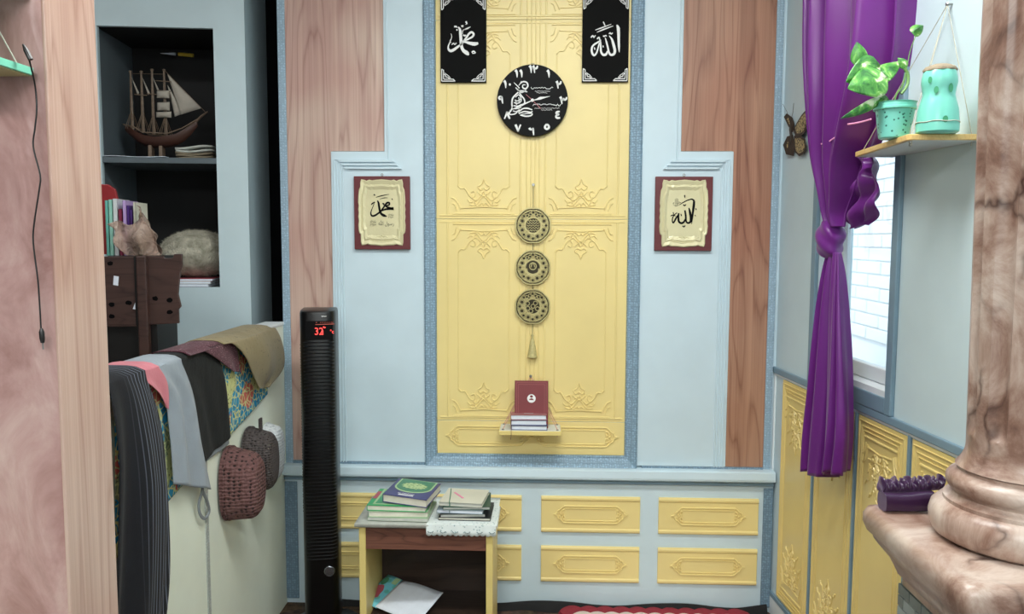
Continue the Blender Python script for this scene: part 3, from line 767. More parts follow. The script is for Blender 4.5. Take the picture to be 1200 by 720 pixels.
plain('paper', lin(226, 222, 206), .8, vary=.06, vscale=40)
plain('paper_white', lin(226, 232, 242), .8, vary=.04, vscale=40)
plain('paper_grey', lin(190, 192, 184), .8, vary=.08, vscale=40)
PAGE = {}
def book(name, label, loc, rz, w, d, h, cover, pages='paper', cat='book', group=None, rot=None, spine='left', soft=False, th=.0022):
    """lying book: w along x (across), d along y, h thickness; spine on left, right or back"""
    t_ = thing(name, label, cat, loc, rz, group, rot)
    q = MB(); ov = .003 if not soft else 0
    if spine in ('left', 'right'):
        x0, x1 = -w/2, w/2; q.box(x0, x1, -d/2, d/2, 0, th); q.box(x0, x1, -d/2, d/2, h-th, h)
        if spine == 'left': q.box(x0, x0+th, -d/2, d/2, th, h-th)
        else: q.box(x1-th, x1, -d/2, d/2, th, h-th)
    else:
        q.box(-w/2, w/2, -d/2, d/2, 0, th); q.box(-w/2, w/2, -d/2, d/2, h-th, h); q.box(-w/2, w/2, d/2-th, d/2, th, h-th)
    q.build('cover', cover, t_, bevel=.0008)
    pg = MB(); px0, px1, py0, py1 = -w/2+ov, w/2-ov, -d/2+ov, d/2-ov
    if spine == 'left': px0 = -w/2+th
    elif spine == 'right': px1 = w/2-th
    else: py1 = d/2-th
    pg.box(px0, px1, py0, py1, th, h-th); pg.build('pages', pages, t_)
    return t_
plain('cover_maroon', lin(122, 40, 44), .5, vary=.1)
plain('cover_maroon_pink', lin(160, 104, 104), .45, vary=.1)
plain('cover_navy', lin(58, 66, 108), .45, vary=.1)
zt = zf+.0012
# upright red book leaning on the panel
bh_ = wz(445, 622, -.03)-zt; bw_ = 39.5*PX*.985
b_ = book('prayer_book', 'dark red book with a white round emblem, standing on the hanging shelf', (wx(623, 470), -.056, zt), 0, bw_, bh_, .022, 'cover_maroon', spine='left', rot=(R(79), 0, 0))
b_.location = (wx(623, 470), -.0435+.0, zt+bh_/2*math.sin(R(79))); b_.location.y = -.017-bh_/2*math.cos(R(79))-.022
q = MB(); fn = lambda x, z: (x, z, .0225)
n_ = 24; rr = .0165
q.v += [(rr*math.cos(2*PI*k/n_), bh_*.12+rr*math.sin(2*PI*k/n_), .0224) for k in range(n_)]; q._f(*range(n_))
q.build('emblem', 'white_print', b_)
q = MB()
def flat_blob(mb, pts, z): b = len(mb.v); mb.v += [(x, y, z) for x, y in pts]; mb._f(*range(b, b+len(pts)))
flat_blob(q, [(-.010, bh_*.12-.006), (.010, bh_*.12-.006), (.006, bh_*.12-.001), (0, bh_*.12+.001), (-.006, bh_*.12-.001)], .0228)
flat_blob(q, [(.006*math.cos(2*PI*k/12), bh_*.12+.008+.005*math.sin(2*PI*k/12)) for k in range(12)], .0228)
q.build('emblem_mark', 'cover_maroon', b_)
q = MB()
for e in (.007, .014):
    X_, Y_ = bw_/2-e, bh_/2-e
    for a, b, c_, d_ in ((-X_, X_, Y_-.001, Y_), (-X_, X_, -Y_, -Y_+.001), (-X_, -X_+.001, -Y_, Y_), (X_-.001, X_, -Y_, Y_)): q.v += [(a, c_, .0224), (b, c_, .0224), (b, d_, .0224), (a, d_, .0224)]; k_ = len(q.v); q._f(k_-4, k_-3, k_-2, k_-1)
plain('dull_pink', lin(166, 96, 92), .5); q.build('cover_border', 'dull_pink', b_)
# pile of books in front of it
zz = zt
for k, (hh, cv, pg_, dx, lab) in enumerate(((.0185, 'cover_navy', 'paper_white', .0, 'bottom book of the small pile on the hanging shelf, navy cover'), (.021, 'cover_navy', 'paper_white', -.003, 'thick white-paged navy book in the middle of the hanging shelf pile'), (.020, 'cover_maroon_pink', 'paper_white', -.004, 'top book of the hanging shelf pile with a dusty red cover'))):
    b_ = book('small_book', lab, (wx(620.5, 500, -.1)+dx, -.090, zz), R((-1.5, 1, 2)[k]), .140, .058, hh, cv, pg_, spine='left', group='books piled on the hanging shelf')
    zz += hh+.0004
q = MB(); b = len(q.v)
q.v += [(-.018, -.004, .0203), (.018, -.004, .0203), (.018, .001, .0203), (-.018, .001, .0203)]; q._f(0, 1, 2, 3); q.build('cover_title', 'white_print', b_)
q = MB().tube(cr([(-.066, -.0305, .004), (-.068, -.034, -.02), (-.067, -.036, -.05), (-.069, -.036, -.075)], 5), .0008, 4); q.build('ribbon_marker', 'cover_maroon', b_)

# ================================================================== tower fan
plain('fan_black', lin(8, 8, 9), .3, vary=.2, Specular_IOR_Level=.3)
plain('fan_slat', lin(20, 21, 23), .3, vary=.15)
plain('fan_chrome', lin(130, 134, 140), .25, .9)
FY = -.25; fxc = wx(371.5, 520, FY-.06); fw = 42.5*(3.2+FY-.06)/F; fh = wz(363, 374, FY-.06)
t_ = thing('tower_fan', 'tall black tower fan with red display left of the book table', 'fan', (fxc, FY, 0), R(11))
def fan_sec(w, d, n=20):
    pts = []
    for k in range(n+1):
        a_ = PI+PI*k/n; ex = .35
        c_, s_ = math.cos(a_), math.sin(a_)
        pts.append((w/2*math.copysign(abs(c_)**ex, c_), -d*.35+d*.65*math.copysign(abs(s_)**.8, s_)))
    return pts+[(w/2, d*.35), (-w/2, d*.35)]
q = MB(); sec = fan_sec(fw, .115)
for z, s_ in ((.03, .96), (.06, 1), (fh-.012, 1), (fh-.003, .97), (fh, .90)): q.v += [(x*s_, y*s_, z) for x, y in sec]
n_ = len(sec)
for k in range(4):
    for j in range(n_): j2 = (j+1) % n_; q._f(k*n_+j, k*n_+j2, (k+1)*n_+j2, (k+1)*n_+j)
q._f(*range(n_)); q._f(*range(4*n_, 5*n_))
q.build('body', 'fan_black', t_, 40)
zA, zB = wz(654, 374, FY-.1), wz(401, 374, FY-.1); q = MB(); ns = 62
fr = [p for p in sec[:21] if -.78*fw/2 < p[0] < .90*fw/2]
for k in range(ns):
    z = zA+(zB-zA)*k/(ns-1)
    q.tube([(x*1.0, y-.0015, z) for x, y in fr], .0024, 4, flat=.8)
q.build('grille', 'fan_slat', t_)
q = MB()
zC = wz(405, 356, FY-.1); zD = wz(600, 356, FY-.1)
for k in range(60):
    z = zC+(zD-zC)*k/59; q.obox((-fw/2*.93, -.080, z), (.0035, 0, .0014*(1 if k % 2 else -1)), (0, .0012, 0), (0, 0, .0018))
q.build('side_beading', 'fan_slat', t_)
yF = -.1205
MB().box(-fw/2*.62, fw/2*.86, yF+.004, yF+.03, wz(398, 374, FY-.1), wz(376, 374, FY-.1)).build('display_panel', 'ink_black', t_)
t = NT('led_red'); t.set(Base_Color=(.6, .02, .02), Emission_Color=(1, .06, .05), Emission_Strength=2.2); MT['led_red'] = t.m
t = NT('led_dim'); t.set(Base_Color=(.3, .03, .03), Emission_Color=(.8, .25, .15), Emission_Strength=.35); MT['led_dim'] = t.m
fx = lambda px: (wx(px-3, 385, FY-.115)-fxc)*.80
q = MB(); add_text(q, '32', fx(370), wz(388.5, 374, FY-.115), .026, yF+.0035, .029); q.build('red_digits', 'led_red', t_)
q = MB(); add_text(q, '°c', fx(388.5), wz(389, 374, FY-.115), .014, yF+.0035, .013); add_text(q, '1', fx(375.3), wz(390, 374, FY-.115), .014, yF+.0035, .003)
q.stroke([(fx(376), wz(383.5, 374, FY-.115), .004), (fx(379), wz(384.5, 374, FY-.115), .005)], yF+.0038, .0004, 2)
q.build('red_symbols', 'led_red', t_, kind='stuff')
q = MB()
zq = wz(380, 374, FY-.115); q.stroke([(fx(365), zq-.002, .002), (fx(392), zq-.0005, .002)], yF+.0038, .0003, 2)
for px in (366, 372, 375, 378, 381, 384, 387, 389): q.stroke([(fx(px), zq+.004, .0016), (fx(px+1.1), zq+.007, .0016)], yF+.0038, .0003, 2)
q.build('scale_marks', 'led_dim', t_)
q = MB(); zq = wz(371, 374, FY-.115); q.stroke([(fx(374+k*.85), zq+(-1)**k*.0022*(1 if k < 3 else .6), .0016) for k in range(9)], yF+.0015, .0006, 2); q.build('maker_mark', 'white_print', t_)
MB().lathe([(.0195, 0), (.0195, .006), (.017, .0075), (.016, .006), (.010, .0065), (.001, .0065)], 28, (fx(379.5), yF+.008, wz(670.5, 379, FY-.115)), axis='y').build('round_badge', 'fan_chrome', t_, 40)
MB().lathe([(.15, 0), (.15, .012), (.14, .02), (.06, .034), (.05, .04)], 40).build('base', 'fan_black', t_, 40)

# ================================================================== book table
TY = -.45; tz = 1.46-(614.5-278)/F*2.75
tz = atY(500, 614.5, TY).z; tx0 = wx(420.5, 640, TY); tx1 = wx(577.5, 640, TY); tw = tx1-tx0; txc = (tx0+tx1)/2
wood('table_brown', lin(128, 84, 68), lin(66, 38, 32), stretch=(9, 9, 1.2), axis='X', rings=12)
wood('table_dark', lin(58, 44, 36), lin(24, 18, 16), stretch=(6, 6, 1.0), axis='X')
t_ = thing('book_table', 'low yellow sided table with dark wooden front holding books', 'table', (txc, TY, 0))
dp = .30; th = .024
for sg in (-1, 1): MB().box(*sorted((sg*tw/2, sg*(tw/2-th))), 0, dp, 0, tz-.012).build('side_panel', 'shelf_yellow', t_, bevel=.003)
MB().box(-tw/2-.004, tw/2+.004, -.004, dp, tz-.012, tz).build('table_top', 'table_brown', t_, bevel=.002)
za = atY(500, 645.5, TY).z
MB().box(-tw/2+th, tw/2-th, .004, .018, za, tz-.012).build('apron', 'table_brown', t_, bevel=.001)
MB().box(-tw/2+th, tw/2-th, dp-.012, dp-.002, .0, tz-.012).build('back_board', 'table_dark', t_)
zsf = .125
MB().box(-tw/2+th, tw/2-th, .06, dp-.012, zsf-.014, zsf).build('shelf_board', 'table_dark', t_)
# lace cloth and newspaper on top
t = NT('lace'); o = t.obj()
v = t.n('TexVoronoi', None, Vector=o, Scale=85.0).outputs[0]
t.set(Base_Color=t.ramp(v, [(.1, lin(150, 176, 178)), (.3, lin(228, 236, 234))]), Roughness=.7); MT['lace'] = t.m
q = MB(); cl0, cl1 = wx(500, 614, TY)-txc, tw/2+.012
nx = 60
def lace(u, v):
    x = cl0+(cl1-cl0)*u
    if v < .7: return (x, .29-(.29+.012)*(v/.7), tz+.0025)
    k = (v-.7)/.3; dz = k*(.034+.0045*abs(math.sin(u*PI*13)))
    return (x, -.012-.004*k-.002*math.sin(u*30)*k, tz+.0025-dz)
q.grid(lace, 104, 10)
def lace2(u, v):
    y = .20-(.212)*u; k = v
    return (cl1+.004*math.sin(k*2), y, tz+.0025-k*(.012+.004*abs(math.sin(u*PI*8))))
q.grid(lace2, 50, 3)
tag(q.build('lace_cloth', 'lace', None, 40, solid=.0012), 'white lace cloth with scalloped edge draped over the table front', 'cloth'); q_ = bpy.data.objects['lace_cloth']; q_.location = (txc, TY, 0)
plain('lace_hole', lin(120, 140, 142), .8)
for k in range(6):
    hl = MB()
    xx = cl0+.016+(cl1-cl0-.03)*k/5
    for j in range(5):
        a_ = PI*(.1+.8*j/4); hl.obox((xx+.009*math.cos(a_), -.0185, tz-.018-.006*math.sin(a_)), (.0018, 0, 0), (0, .0009, 0), (0, 0, .0014))
    hl.build('lace_eyelets', 'lace_hole', q_)
q = MB(); q.grid(lambda u, v: (-tw/2-.012+(cl0+tw/2+.02)*u, .29-.303*v, tz+.0006+.0012*u) if v < .85 else (-tw/2-.012+(cl0+tw/2+.02)*u, .29-.303*.85-.303*.15*min(1, (v-.85)/.1), tz+.0012-max(0, v-.95)/.05*.012), 12, 20)
nw = q.build('paper_sheet', 'paper_grey', None, 40, solid=.0008); nw.location = (txc, TY, 0); tag(nw, 'pale paper sheet lying under the left book pile on the table', 'paper')
q = MB()
for k in range(9): q.box(-tw/2+.01+.02*k, -tw/2+.026+.02*k, .0125-.006, .0125, tz+.0032, tz+.0034)
# left pile
def cover_tex(name, base, c2, sc, frame=None):
    t = NT(name); o = t.obj(); v = t.n('TexVoronoi', None, Vector=o, Scale=float(sc)).outputs[0]
    t.set(Base_Color=t.mix(t.ramp(v, [(.25, (0, 0, 0)), (.4, (1, 1, 1))]), c2, base), Roughness=.35); MT[name] = t.m
cover_tex('cover_green', lin(54, 150, 96), lin(150, 190, 120), 26)
plain('cover_bright_green', lin(40, 158, 92), .35)
plain('cover_sage', lin(160, 186, 152), .5)
plain('cover_violet', lin(66, 66, 112), .3, vary=.1)
plain('cover_teal_green', lin(70, 128, 96), .35)
plain('lime_border', lin(170, 200, 150), .5)
plain('rose', lin(176, 84, 96), .5)
z = tz+.0045
bx = wx(466, 605, TY)-0
G = 'books in the left pile on the table'
b_ = book('magazine', 'pale green paged magazine at the bottom of the left table pile', (bx+.001, TY+.105, z), R(-2), .215, .19, .012, 'cover_sage', 'paper_grey', group=G, soft=True, th=.001); z += .0126
b_ = book('large_book', 'thick white paged book under the bright green one on the table', (bx-.002, TY+.108, z), R(1), .210, .186, .020, 'cover_sage', 'paper', group=G, th=.0015); z += .0206
b_ = book('large_book', 'bright green floral covered book in the left table pile', (bx-.003, TY+.110, z), R(-3), .212, .188, .020, 'cover_bright_green', 'paper', group=G); 
q = MB(); q.box(-.085, .09, -.082, .088, .0200, .0206); q.build('cover_print', 'cover_green', b_)
q = MB(); q.box(-.088, -.08, -.08, .09, .0201, .0209); q.box(-.088, .09, -.083, -.076, .0201, .0209); q.build('cover_border', 'lime_border', b_)
q = MB(); q.box(-.104, -.089, -.02, .06, .0201, .0207); q.build('cover_label', 'rose', b_)
z += .0212
b_ = book('koran_book', 'violet and green covered book lying tilted on top of the left pile', (wx(483, 585, TY+.09), TY+.095, z+.001), R(-12), .165, .155, .030, 'cover_violet', 'paper', group=G, rot=(R(5), R(3), R(-12)))
b_.location.z += .007
q = MB(); n_ = 30
flat_blob(q, [(.070*math.cos(PI*k/n_+PI), .012+.048*math.sin(PI*k/n_+PI)) for k in range(n_+1)]+[(.070, .076), (-.070, .076)], .0304); q.build('cover_field', 'lime_border', b_)
q = MB(); flat_blob(q, [(.064*math.cos(PI*k/n_+PI), .014+.043*math.sin(PI*k/n_+PI)) for k in range(n_+1)]+[(.064, .073), (-.064, .073)], .0307); q.build('cover_panel', 'cover_teal_green', b_)
cover_tex('medallion_print', lin(176, 196, 140), lin(110, 150, 100), 90)
q = MB(); flat_blob(q, [((.046+.004*math.cos(k*PI))*math.cos(2*PI*k/n_), .022+(.026+.003*math.cos(k*PI))*math.sin(2*PI*k/n_)) for k in range(n_)], .0310); q.build('cover_medallion', 'medallion_print', b_)
q = MB(); add_text(q, 'AL-HIKMAH', -.006, -.049, .009, 0, .062, fn=lambda x, y: (x, y, .0306)); q.build('cover_title', 'white_print', b_)
q = MB(); q.box(-.03, .026, -.064, -.058, .0302, .0306); q.build('cover_label', 'white_print', b_)
# right pile
z = tz+.0045; G = 'books in the right pile on the table'
plain('cover_black', lin(34, 38, 40), .4); plain('cover_slate', lin(120, 138, 146), .45); plain('cover_cream', lin(206, 204, 188), .55); plain('cover_dkgreen', lin(44, 78, 66), .45)
rx = wx(541, 600, TY)
for k, (hh, w_, cv, pg_, ang, dx, lab) in enumerate(((.010, .185, 'cover_black', 'paper', -1, .008, 'thin black covered book at the bottom of the right table pile'), (.012, .160, 'cover_black', 'paper_grey', 4, -.004, 'black notebook second from the bottom of the right table pile'),
      (.013, .165, 'cover_slate', 'paper_white', -3, -.006, 'grey blue book in the middle of the right table pile'), (.011, .168, 'cover_dkgreen', 'paper_grey', 3, .010, 'dark green book under the cream notebook of the right pile'), (.014, .155, 'cover_cream', 'paper_grey', -6, .000, 'cream notebook with pink and green ribbons atop the right pile'))):
    b_ = book('stacked_book', lab, (rx+dx, TY+.115, z), R(ang), w_, .175-.004*k, hh, cv, pg_, group=G, spine='left', th=.0015); z += hh+.0005
plain('pink_pen', lin(226, 130, 168), .4); plain('ribbon_green', lin(40, 112, 84), .5)
q = MB().obox((-.022, .0, .0146), (.022, -.030, 0), (.0030, .0022, 0), (0, 0, .0006)); q.build('pink_ribbon', 'pink_pen', b_)
q = MB().tube([(-.066, .07, .0146), (-.052, -.005, .0148), (-.040, -.078, .0146), (-.038, -.0815, .010), (-.038, -.083, -.046)], .0017, 4); q.build('green_ribbon', 'ribbon_green', b_)
# on the lower shelf: a picture magazine and a blank sheet
cover_tex('cyan_print', lin(120, 200, 214), lin(96, 180, 170), 30)
mg = on_plane(462, 700, (0, TY+.05, 0), (0, 1, 0))
t_ = thing('open_magazine', 'open magazine with a cyan picture page and a blank white page', 'magazine', (wx(466, 706, TY+.12), TY+.15, zsf+.026), R(-24), rot=(R(14), R(8), R(-26)))
q = MB(); q.grid(lambda u, v: (-.115+.075*u, -.085+.17*v, .004*math.sin(u*3)), 6, 6); pgm = q.build('picture_page', 'cyan_print', t_, True, solid=.003)
q = MB(); q.grid(lambda u, v: (-.045+.19*u, -.085+.165*v, .006+.030*(u*u)*(.3+.7*v)+.010*math.sin(u*4)*v), 14, 6); q.build('blank_page', 'paper_white', t_, True, solid=.001)
q = MB(); flat_blob(q, [(-.092+.02*math.cos(2*PI*k/14)*(1+.3*math.sin(3*k)), -.02+.045*math.sin(2*PI*k/14)) for k in range(14)], .0062); q.build('picture_print', 'rose', pgm)
q = MB(); flat_blob(q, [(-.10+.012*math.cos(2*PI*k/12), .045+.022*math.sin(2*PI*k/12)) for k in range(12)], .0062); q.build('picture_print', 'cover_teal_green', pgm)
q = MB(); flat_blob(q, [(-.072, .045), (-.05, .045), (-.05, .08), (-.072, .08)], .0066); q.build('picture_print', 'lime_border', pgm)
for k, (px_, lab) in enumerate(((528, 'dark bound book lying low on the table shelf beside the magazine'), (548, 'dark grey book at the right end of the lower table shelf'))):
    book('shelf_book', lab, (wx(px_, 712, TY+.1), TY+.16, zsf), R(6-10*k), .085, .085, .018+.006*k, 'cover_black', 'paper_grey', th=.0015) if False else None
# scalloped red rug in front of the niche
plain('rug_red', lin(150, 44, 58), .95, vary=.12, vscale=40, bump=.8, bscale=220); plain('rug_white', lin(226, 214, 206), .95, vary=.06, vscale=40, bump=.8, bscale=220)
rx0, rx1 = atZ(660, 716, .02).x, atZ(872, 716, .02).x
ry1 = -.075; ry0 = -.85; ctr = ((rx0+rx1)/2, (ry0+ry1)/2); A_, B_ = (rx1-rx0)/2, (ry1-ry0)/2
def rug_ol(s_):
    pts = []
    N = 26; per = []
    nx_, ny_ = 11, 12
    for i_ in range(nx_*8): u = i_/(nx_*8); per.append((-A_+2*A_*u, B_, 0, 1, u*nx_))
    for i_ in range(ny_*8): u = i_/(ny_*8); per.append((A_, B_-2*B_*u, 1, 0, u*ny_))
    for i_ in range(nx_*8): u = i_/(nx_*8); per.append((A_-2*A_*u, -B_, 0, -1, u*nx_))
    for i_ in range(ny_*8): u = i_/(ny_*8); per.append((-A_, -B_+2*B_*u, -1, 0, u*ny_))
    return [(x*s_+nx__*.018*abs(math.sin(ph*PI)), y*s_+ny__*.018*abs(math.sin(ph*PI))) for x, y, nx__, ny__, ph in per]
t_ = thing('rug', 'red rug with scalloped edge and white inner field before the niche', 'rug', (ctr[0], ctr[1], .001))
def rug_layer(name, mat, s0, z0, z1):
    q = MB(); o1 = [(x*s0, y*s0) for x, y in rug_ol(1)]; n_ = len(o1)
    for s_, z in ((1, z0), (1.004, (z0+z1)/2), (.985, z1), (.94, z1*.92), (.5, z1*.9), (.02, z1*.9)): q.v += [(x*s_, y*s_, z) for x, y in o1]
    for k in range(5):
        for j in range(n_): j2 = (j+1) % n_; q._f(k*n_+j, k*n_+j2, (k+1)*n_+j2, (k+1)*n_+j)
    q._f(*range(5*n_, 6*n_)); q._f(*range(n_)); return q.build(name, mat, t_, 70)
rug_layer('border', 'rug_red', 1, 0, .026); rug_layer('field', 'rug_white', .87, .020, .0275)
# ================================================================== left side
# ---- pillar in the foreground
PY0 = -1.90
px_ = atY(67, 360, PY0).x
PY1 = atX(125, 360, px_).y
t_ = thing('pillar', 'wood clad pillar with pinkish marbled front at the left edge', 'pillar', (px_-.22, (PY0+PY1)/2, 0))
hw = .22; hd = (PY1-PY0)/2
MB().box(-hw, hw-.006, -hd+.006, hd, 0, CEIL).build('core', 'pillar_wood', t_)
q = MB()
def pf(u, v):
    x = -hw+(2*hw)*u; z = CEIL*v
    e = min(1, (1-u)*12)
    return (x, -hd+.006-.006*e-.004*e*(math.sin(z*9+u*5)+math.sin(z*23+u*17)*.5)*.8, z)
q.grid(pf, 24, 110); q.build('front_panel', 'pillar_marbled', t_, True)
MB().box(hw-.006, hw, -hd+.001, hd, 0, CEIL).build('side_panel', 'pillar_wood', t_, bevel=.002)
MB().prism([(-hd, 1.868), (-hd-.23, 1.868), (-hd-.245, 1.89), (-hd-.245, CEIL), (-hd, CEIL)], -hw, hw-.02, 'yz').build('shade_block', 'pillar_wood', t_, bevel=.004)  # unseen block added to shade the top of the pillar front
# ---- mint shelf on the pillar with a hanging lead
plain('mint', lin(122, 204, 176), .45, vary=.08); plain('mint_dark', lin(66, 156, 112), .5); plain('shelf_under', lin(196, 188, 140), .6)
plain('cable_black', lin(20, 18, 18), .4)
a = atY(42, 85, PY0-.006); zs_ = a.z
t_ = thing('hanging_shelf', 'mint green edged shelf hung on the pillar at the left', 'shelf', (a.x, PY0-.012, zs_-.006))
MB().box(-.26, 0, -.115, 0, 0, .012).build('board', 'mint', t_, bevel=.001)
MB().box(-.255, -.004, -.11, -.002, -.0015, 0).build('underside', 'shelf_under', t_)
for yy in (-.10, -.015):
    q = MB().tube([(-.014, yy, .011), (-.13, -.004, .22)], .0012, 5); q.build('string', 'string_grey', t_)
    q = MB().tube([(-.246, yy, .011), (-.13, -.004, .22)], .0012, 5); q.build('string', 'string_grey', t_)
MB().lathe([(.003, 0), (.003, .01), (.005, .011), (.004, .014)], 8, (-.13, 0, .222), axis='y').build('nail', 'steel', t_)
t2 = thing('audio_lead', 'thin black audio lead dangling from the mint shelf down the pillar', 'cable', tuple(atY(50, 402, PY0-.03)))
b0 = Vector(t2.location)
pts = [(27, 52), (33, 66), (38, 84), (41, 100), (43, 128), (41, 150), (39, 172), (47, 205), (46, 222), (40, 262), (39, 285), (44, 325), (46, 350), (48, 385)]
offs = [.05, .045, .135, .08]+[.03]*10
q = MB().tube(cr([tuple(atY(x, y, PY0-(.05 if y < 84 else (.13 if y < 90 else .02)))-b0) for x, y in pts if y > 84 or y < 70], 5), .0013, 6); q.build('cord', 'cable_black', t2, True)
e = atY(50, 402, PY0-.02)-b0; e2 = atY(48.5, 385, PY0-.02)-b0
q = MB().tube([e2, e2.lerp(e, .25), e2.lerp(e, .7), e], [.002, .0042, .0042, .003], 8); q.build('plug', 'cable_black', t2, 40)
q = MB().tube([e, e+(e-e2)*.45], .0013, 6); q.build('plug_tip', 'steel', t2)
j0 = atY(36, 70, PY0-.05)-b0; j1 = atY(27, 52, PY0-.05)-b0
MB().tube([j0, j0.lerp(j1, .6), j1], [.004, .004, .0015], 8).build('jack', 'cable_black', t2, 40)

# ---- built-in cupboard beyond the partition
CA = R(7)
c0 = atY(290.5, 200, .02); c0.z = 0
CXD = Vector((math.cos(CA), math.sin(CA), 0)); CYD = Vector((-math.sin(CA), math.cos(CA), 0))
def cl(px, py, off=0.0):
    h = on_plane(px, py, c0+CYD*off, CYD)-c0; return (h.dot(CXD), h.z)
t_ = thing('wall_cupboard', 'pale blue open cupboard with two dark compartments beyond the partition', 'cupboard', tuple(c0), CA)
ox0, ox1 = cl(116, 100)[0], cl(253.5, 180)[0]; oz1, oz0 = cl(180, 31.5)[1], cl(230, 337)[1]
sh1 = cl(180, 184.5)[1]; CD = .40
lft = -.98
q = MB(); q.box(ox1, 0, 0, .02, 0, CEIL-.01); q.box(lft, ox0, 0, .02, 0, CEIL-.01); q.box(ox0, ox1, 0, .02, oz1, CEIL-.01); q.box(ox0, ox1, 0, .02, 0, oz0); q.build('front_frame', 'pale_blue_wall', t_)
MB().box(-.02, 0, .02, CD, 0, CEIL-.01).build('side_panel', 'pale_blue_wall', t_)
MB().box(lft, lft+.02, .02, CD, 0, CEIL-.01).build('side_panel', 'pale_blue_wall', t_)
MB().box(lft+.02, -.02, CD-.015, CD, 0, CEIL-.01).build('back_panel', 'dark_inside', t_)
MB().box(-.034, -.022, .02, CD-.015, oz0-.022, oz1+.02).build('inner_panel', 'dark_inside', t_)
plain('inner_grey', lin(92, 102, 108), .7)
MB().box(ox0-.03, ox0-.01, .02, CD-.015, oz0, oz1).build('inner_panel', 'inner_grey', t_)
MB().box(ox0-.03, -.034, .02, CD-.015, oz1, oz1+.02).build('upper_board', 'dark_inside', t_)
MB().box(ox0-.01, ox1, .004, .021, sh1-.022, sh1).build('shelf_edge', 'inner_grey', t_, bevel=.001)
MB().box(ox0-.01, -.034, .021, CD-.015, sh1-.022, sh1).build('shelf_board', 'inner_grey', t_, bevel=.001)
MB().box(ox0-.01, -.034, .02, CD-.015, oz0-.022, oz0).build('bottom_board', 'inner_grey', t_)
def cw(px, py, off):
    x, z = cl(px, py, off); return c0+CXD*x+CYD*off+Vector((0, 0, z))
# ---- model ship
wood('ship_wood', lin(132, 112, 94), lin(78, 62, 50), stretch=(30, 30, 30), axis='X'); plain('ship_hull', lin(70, 40, 30), .45, vary=.15); plain('sail', lin(178, 170, 158), .75, vary=.1, vscale=20)
SO = .17
b0 = cw(185, 184.5, SO); b0.z = c0.z+sh1
t_ = thing('model_ship', 'wooden model sailing ship with four masts on the upper shelf', 'model ship', tuple(b0), CA)
bx_, bz_ = cl(185, 184.5, SO)
k_ = (3.2+SO)/F
def sp(px, py, dy=0.0): return ((px-185)*k_, dy, (183.5-py)*k_*1.0+.001)
q = MB(); st = []
U = [(150, 143, 150, 3), (156, 146, 156, 6), (163, 150, 162, 9), (172, 155, 167, 11), (185, 157, 168.5, 12), (198, 156, 168, 11), (208, 153, 165, 8), (216, 148, 160, 5), (224, 142, 152, 2.5), (231, 137, 143, 1)]
for X_, yt, yb, hw_ in U:
    zt_, zb_ = sp(0, yt)[2], sp(0, yb)[2]; w_ = hw_*k_
    st.append([((X_-185)*k_, w_*s_, zb_+(zt_-zb_)*f_) for s_, f_ in ((-1, 1), (-.95, .6), (-.6, .2), (0, 0), (.6, .2), (.95, .6), (1, 1), (.5, .96), (-.5, .96))])
for s_ in st: q.v += s_
n_ = 9
for i in range(len(st)-1):
    for j in range(n_): j2 = (j+1) % n_; q._f(i*n_+j, i*n_+j2, (i+1)*n_+j2, (i+1)*n_+j)
q._f(*range(n_)); q._f(*range((len(st)-1)*n_, len(st)*n_)); q.build('hull', 'ship_hull', t_, 50)
q = MB().tube([sp(226, 141), sp(236, 131), sp(243, 126)], [.006, .005, .003], 6); q.build('bowsprit', 'ship_wood', t_, True)
for sx in (-1, 1):
    q = MB().tube([sp(149, 142.5, sx*.018), sp(163, 146, sx*.034), sp(172, 152, sx*.038), sp(200, 153, sx*.038), sp(215, 146, sx*.018), sp(231, 135, sx*.003)], .0025, 5); q.build('rail', 'ship_wood', t_)
masts = [(157.5, 82, 148), (169.5, 82, 150), (181.5, 79.5, 153), (195, 79.5, 154)]
for X_, yt, yb in masts:
    q = MB().tube([sp(X_, yb), sp(X_, (yt+yb)/2), sp(X_, yt)], [.007, .006, .004], 7); q.lathe([(.006, 0), (.007, .006), (.004, .008)], 8, sp(X_, yt+1)); q.build('mast', 'ship_wood', t_, 50)
    for dx in (-5, -2.5, 2.5, 5):
        MB().tube([sp(X_+dx, yb, .03), sp(X_, yb-24, 0)], .0011, 4).build('shroud', 'ship_wood', t_)
        MB().tube([sp(X_+dx, yb, -.03), sp(X_, yb-24, 0)], .0011, 4).build('shroud', 'ship_wood', t_)
def sail(name, pts, bulge, mat='sail'):
    q = MB(); P_ = [Vector(p) for p in pts]
    def f(u, v):
        if len(P_) == 4: p = P_[0].lerp(P_[1], u).lerp(P_[3].lerp(P_[2], u), v)
        else: p = P_[0].lerp(P_[1].lerp(P_[2], u), v)
        w = math.sin(PI*u)*math.sin(PI*v)*bulge
        return (p.x, p.y-w, p.z)
    q.grid(f, 8, 8); q.build(name, mat, t_, True, solid=.0012)
sail('jib', [sp(199, 84), sp(212, 130), sp(236, 122)], .010); sail('jib', [sp(198, 96, .006), sp(205, 132, .006), sp(216, 128, .006)], .008)
for y0_, y1_, hw_ in ((104, 112, 6.5), (117, 126, 6.5), (128, 134, 8)): sail('square_sail', [sp(194-hw_, y0_, -.012), sp(195+hw_, y0_-1, -.012), sp(195+hw_, y1_, -.014), sp(194-hw_, y1_, -.014)], .014)
for X_ in (158.5, 170.5, 182.5): sail('staysail', [sp(X_, 88), sp(X_+6, 108), sp(X_+8, 106)], .005)
for y_, x0, x1 in ((92, 186, 204), (103, 188, 203), (108, 162, 176), (107, 176, 192)): MB().tube([sp(x0, y_, -.01), sp(x1, y_+1, -.01)], .0018, 5).build('yard', 'ship_wood', t_)
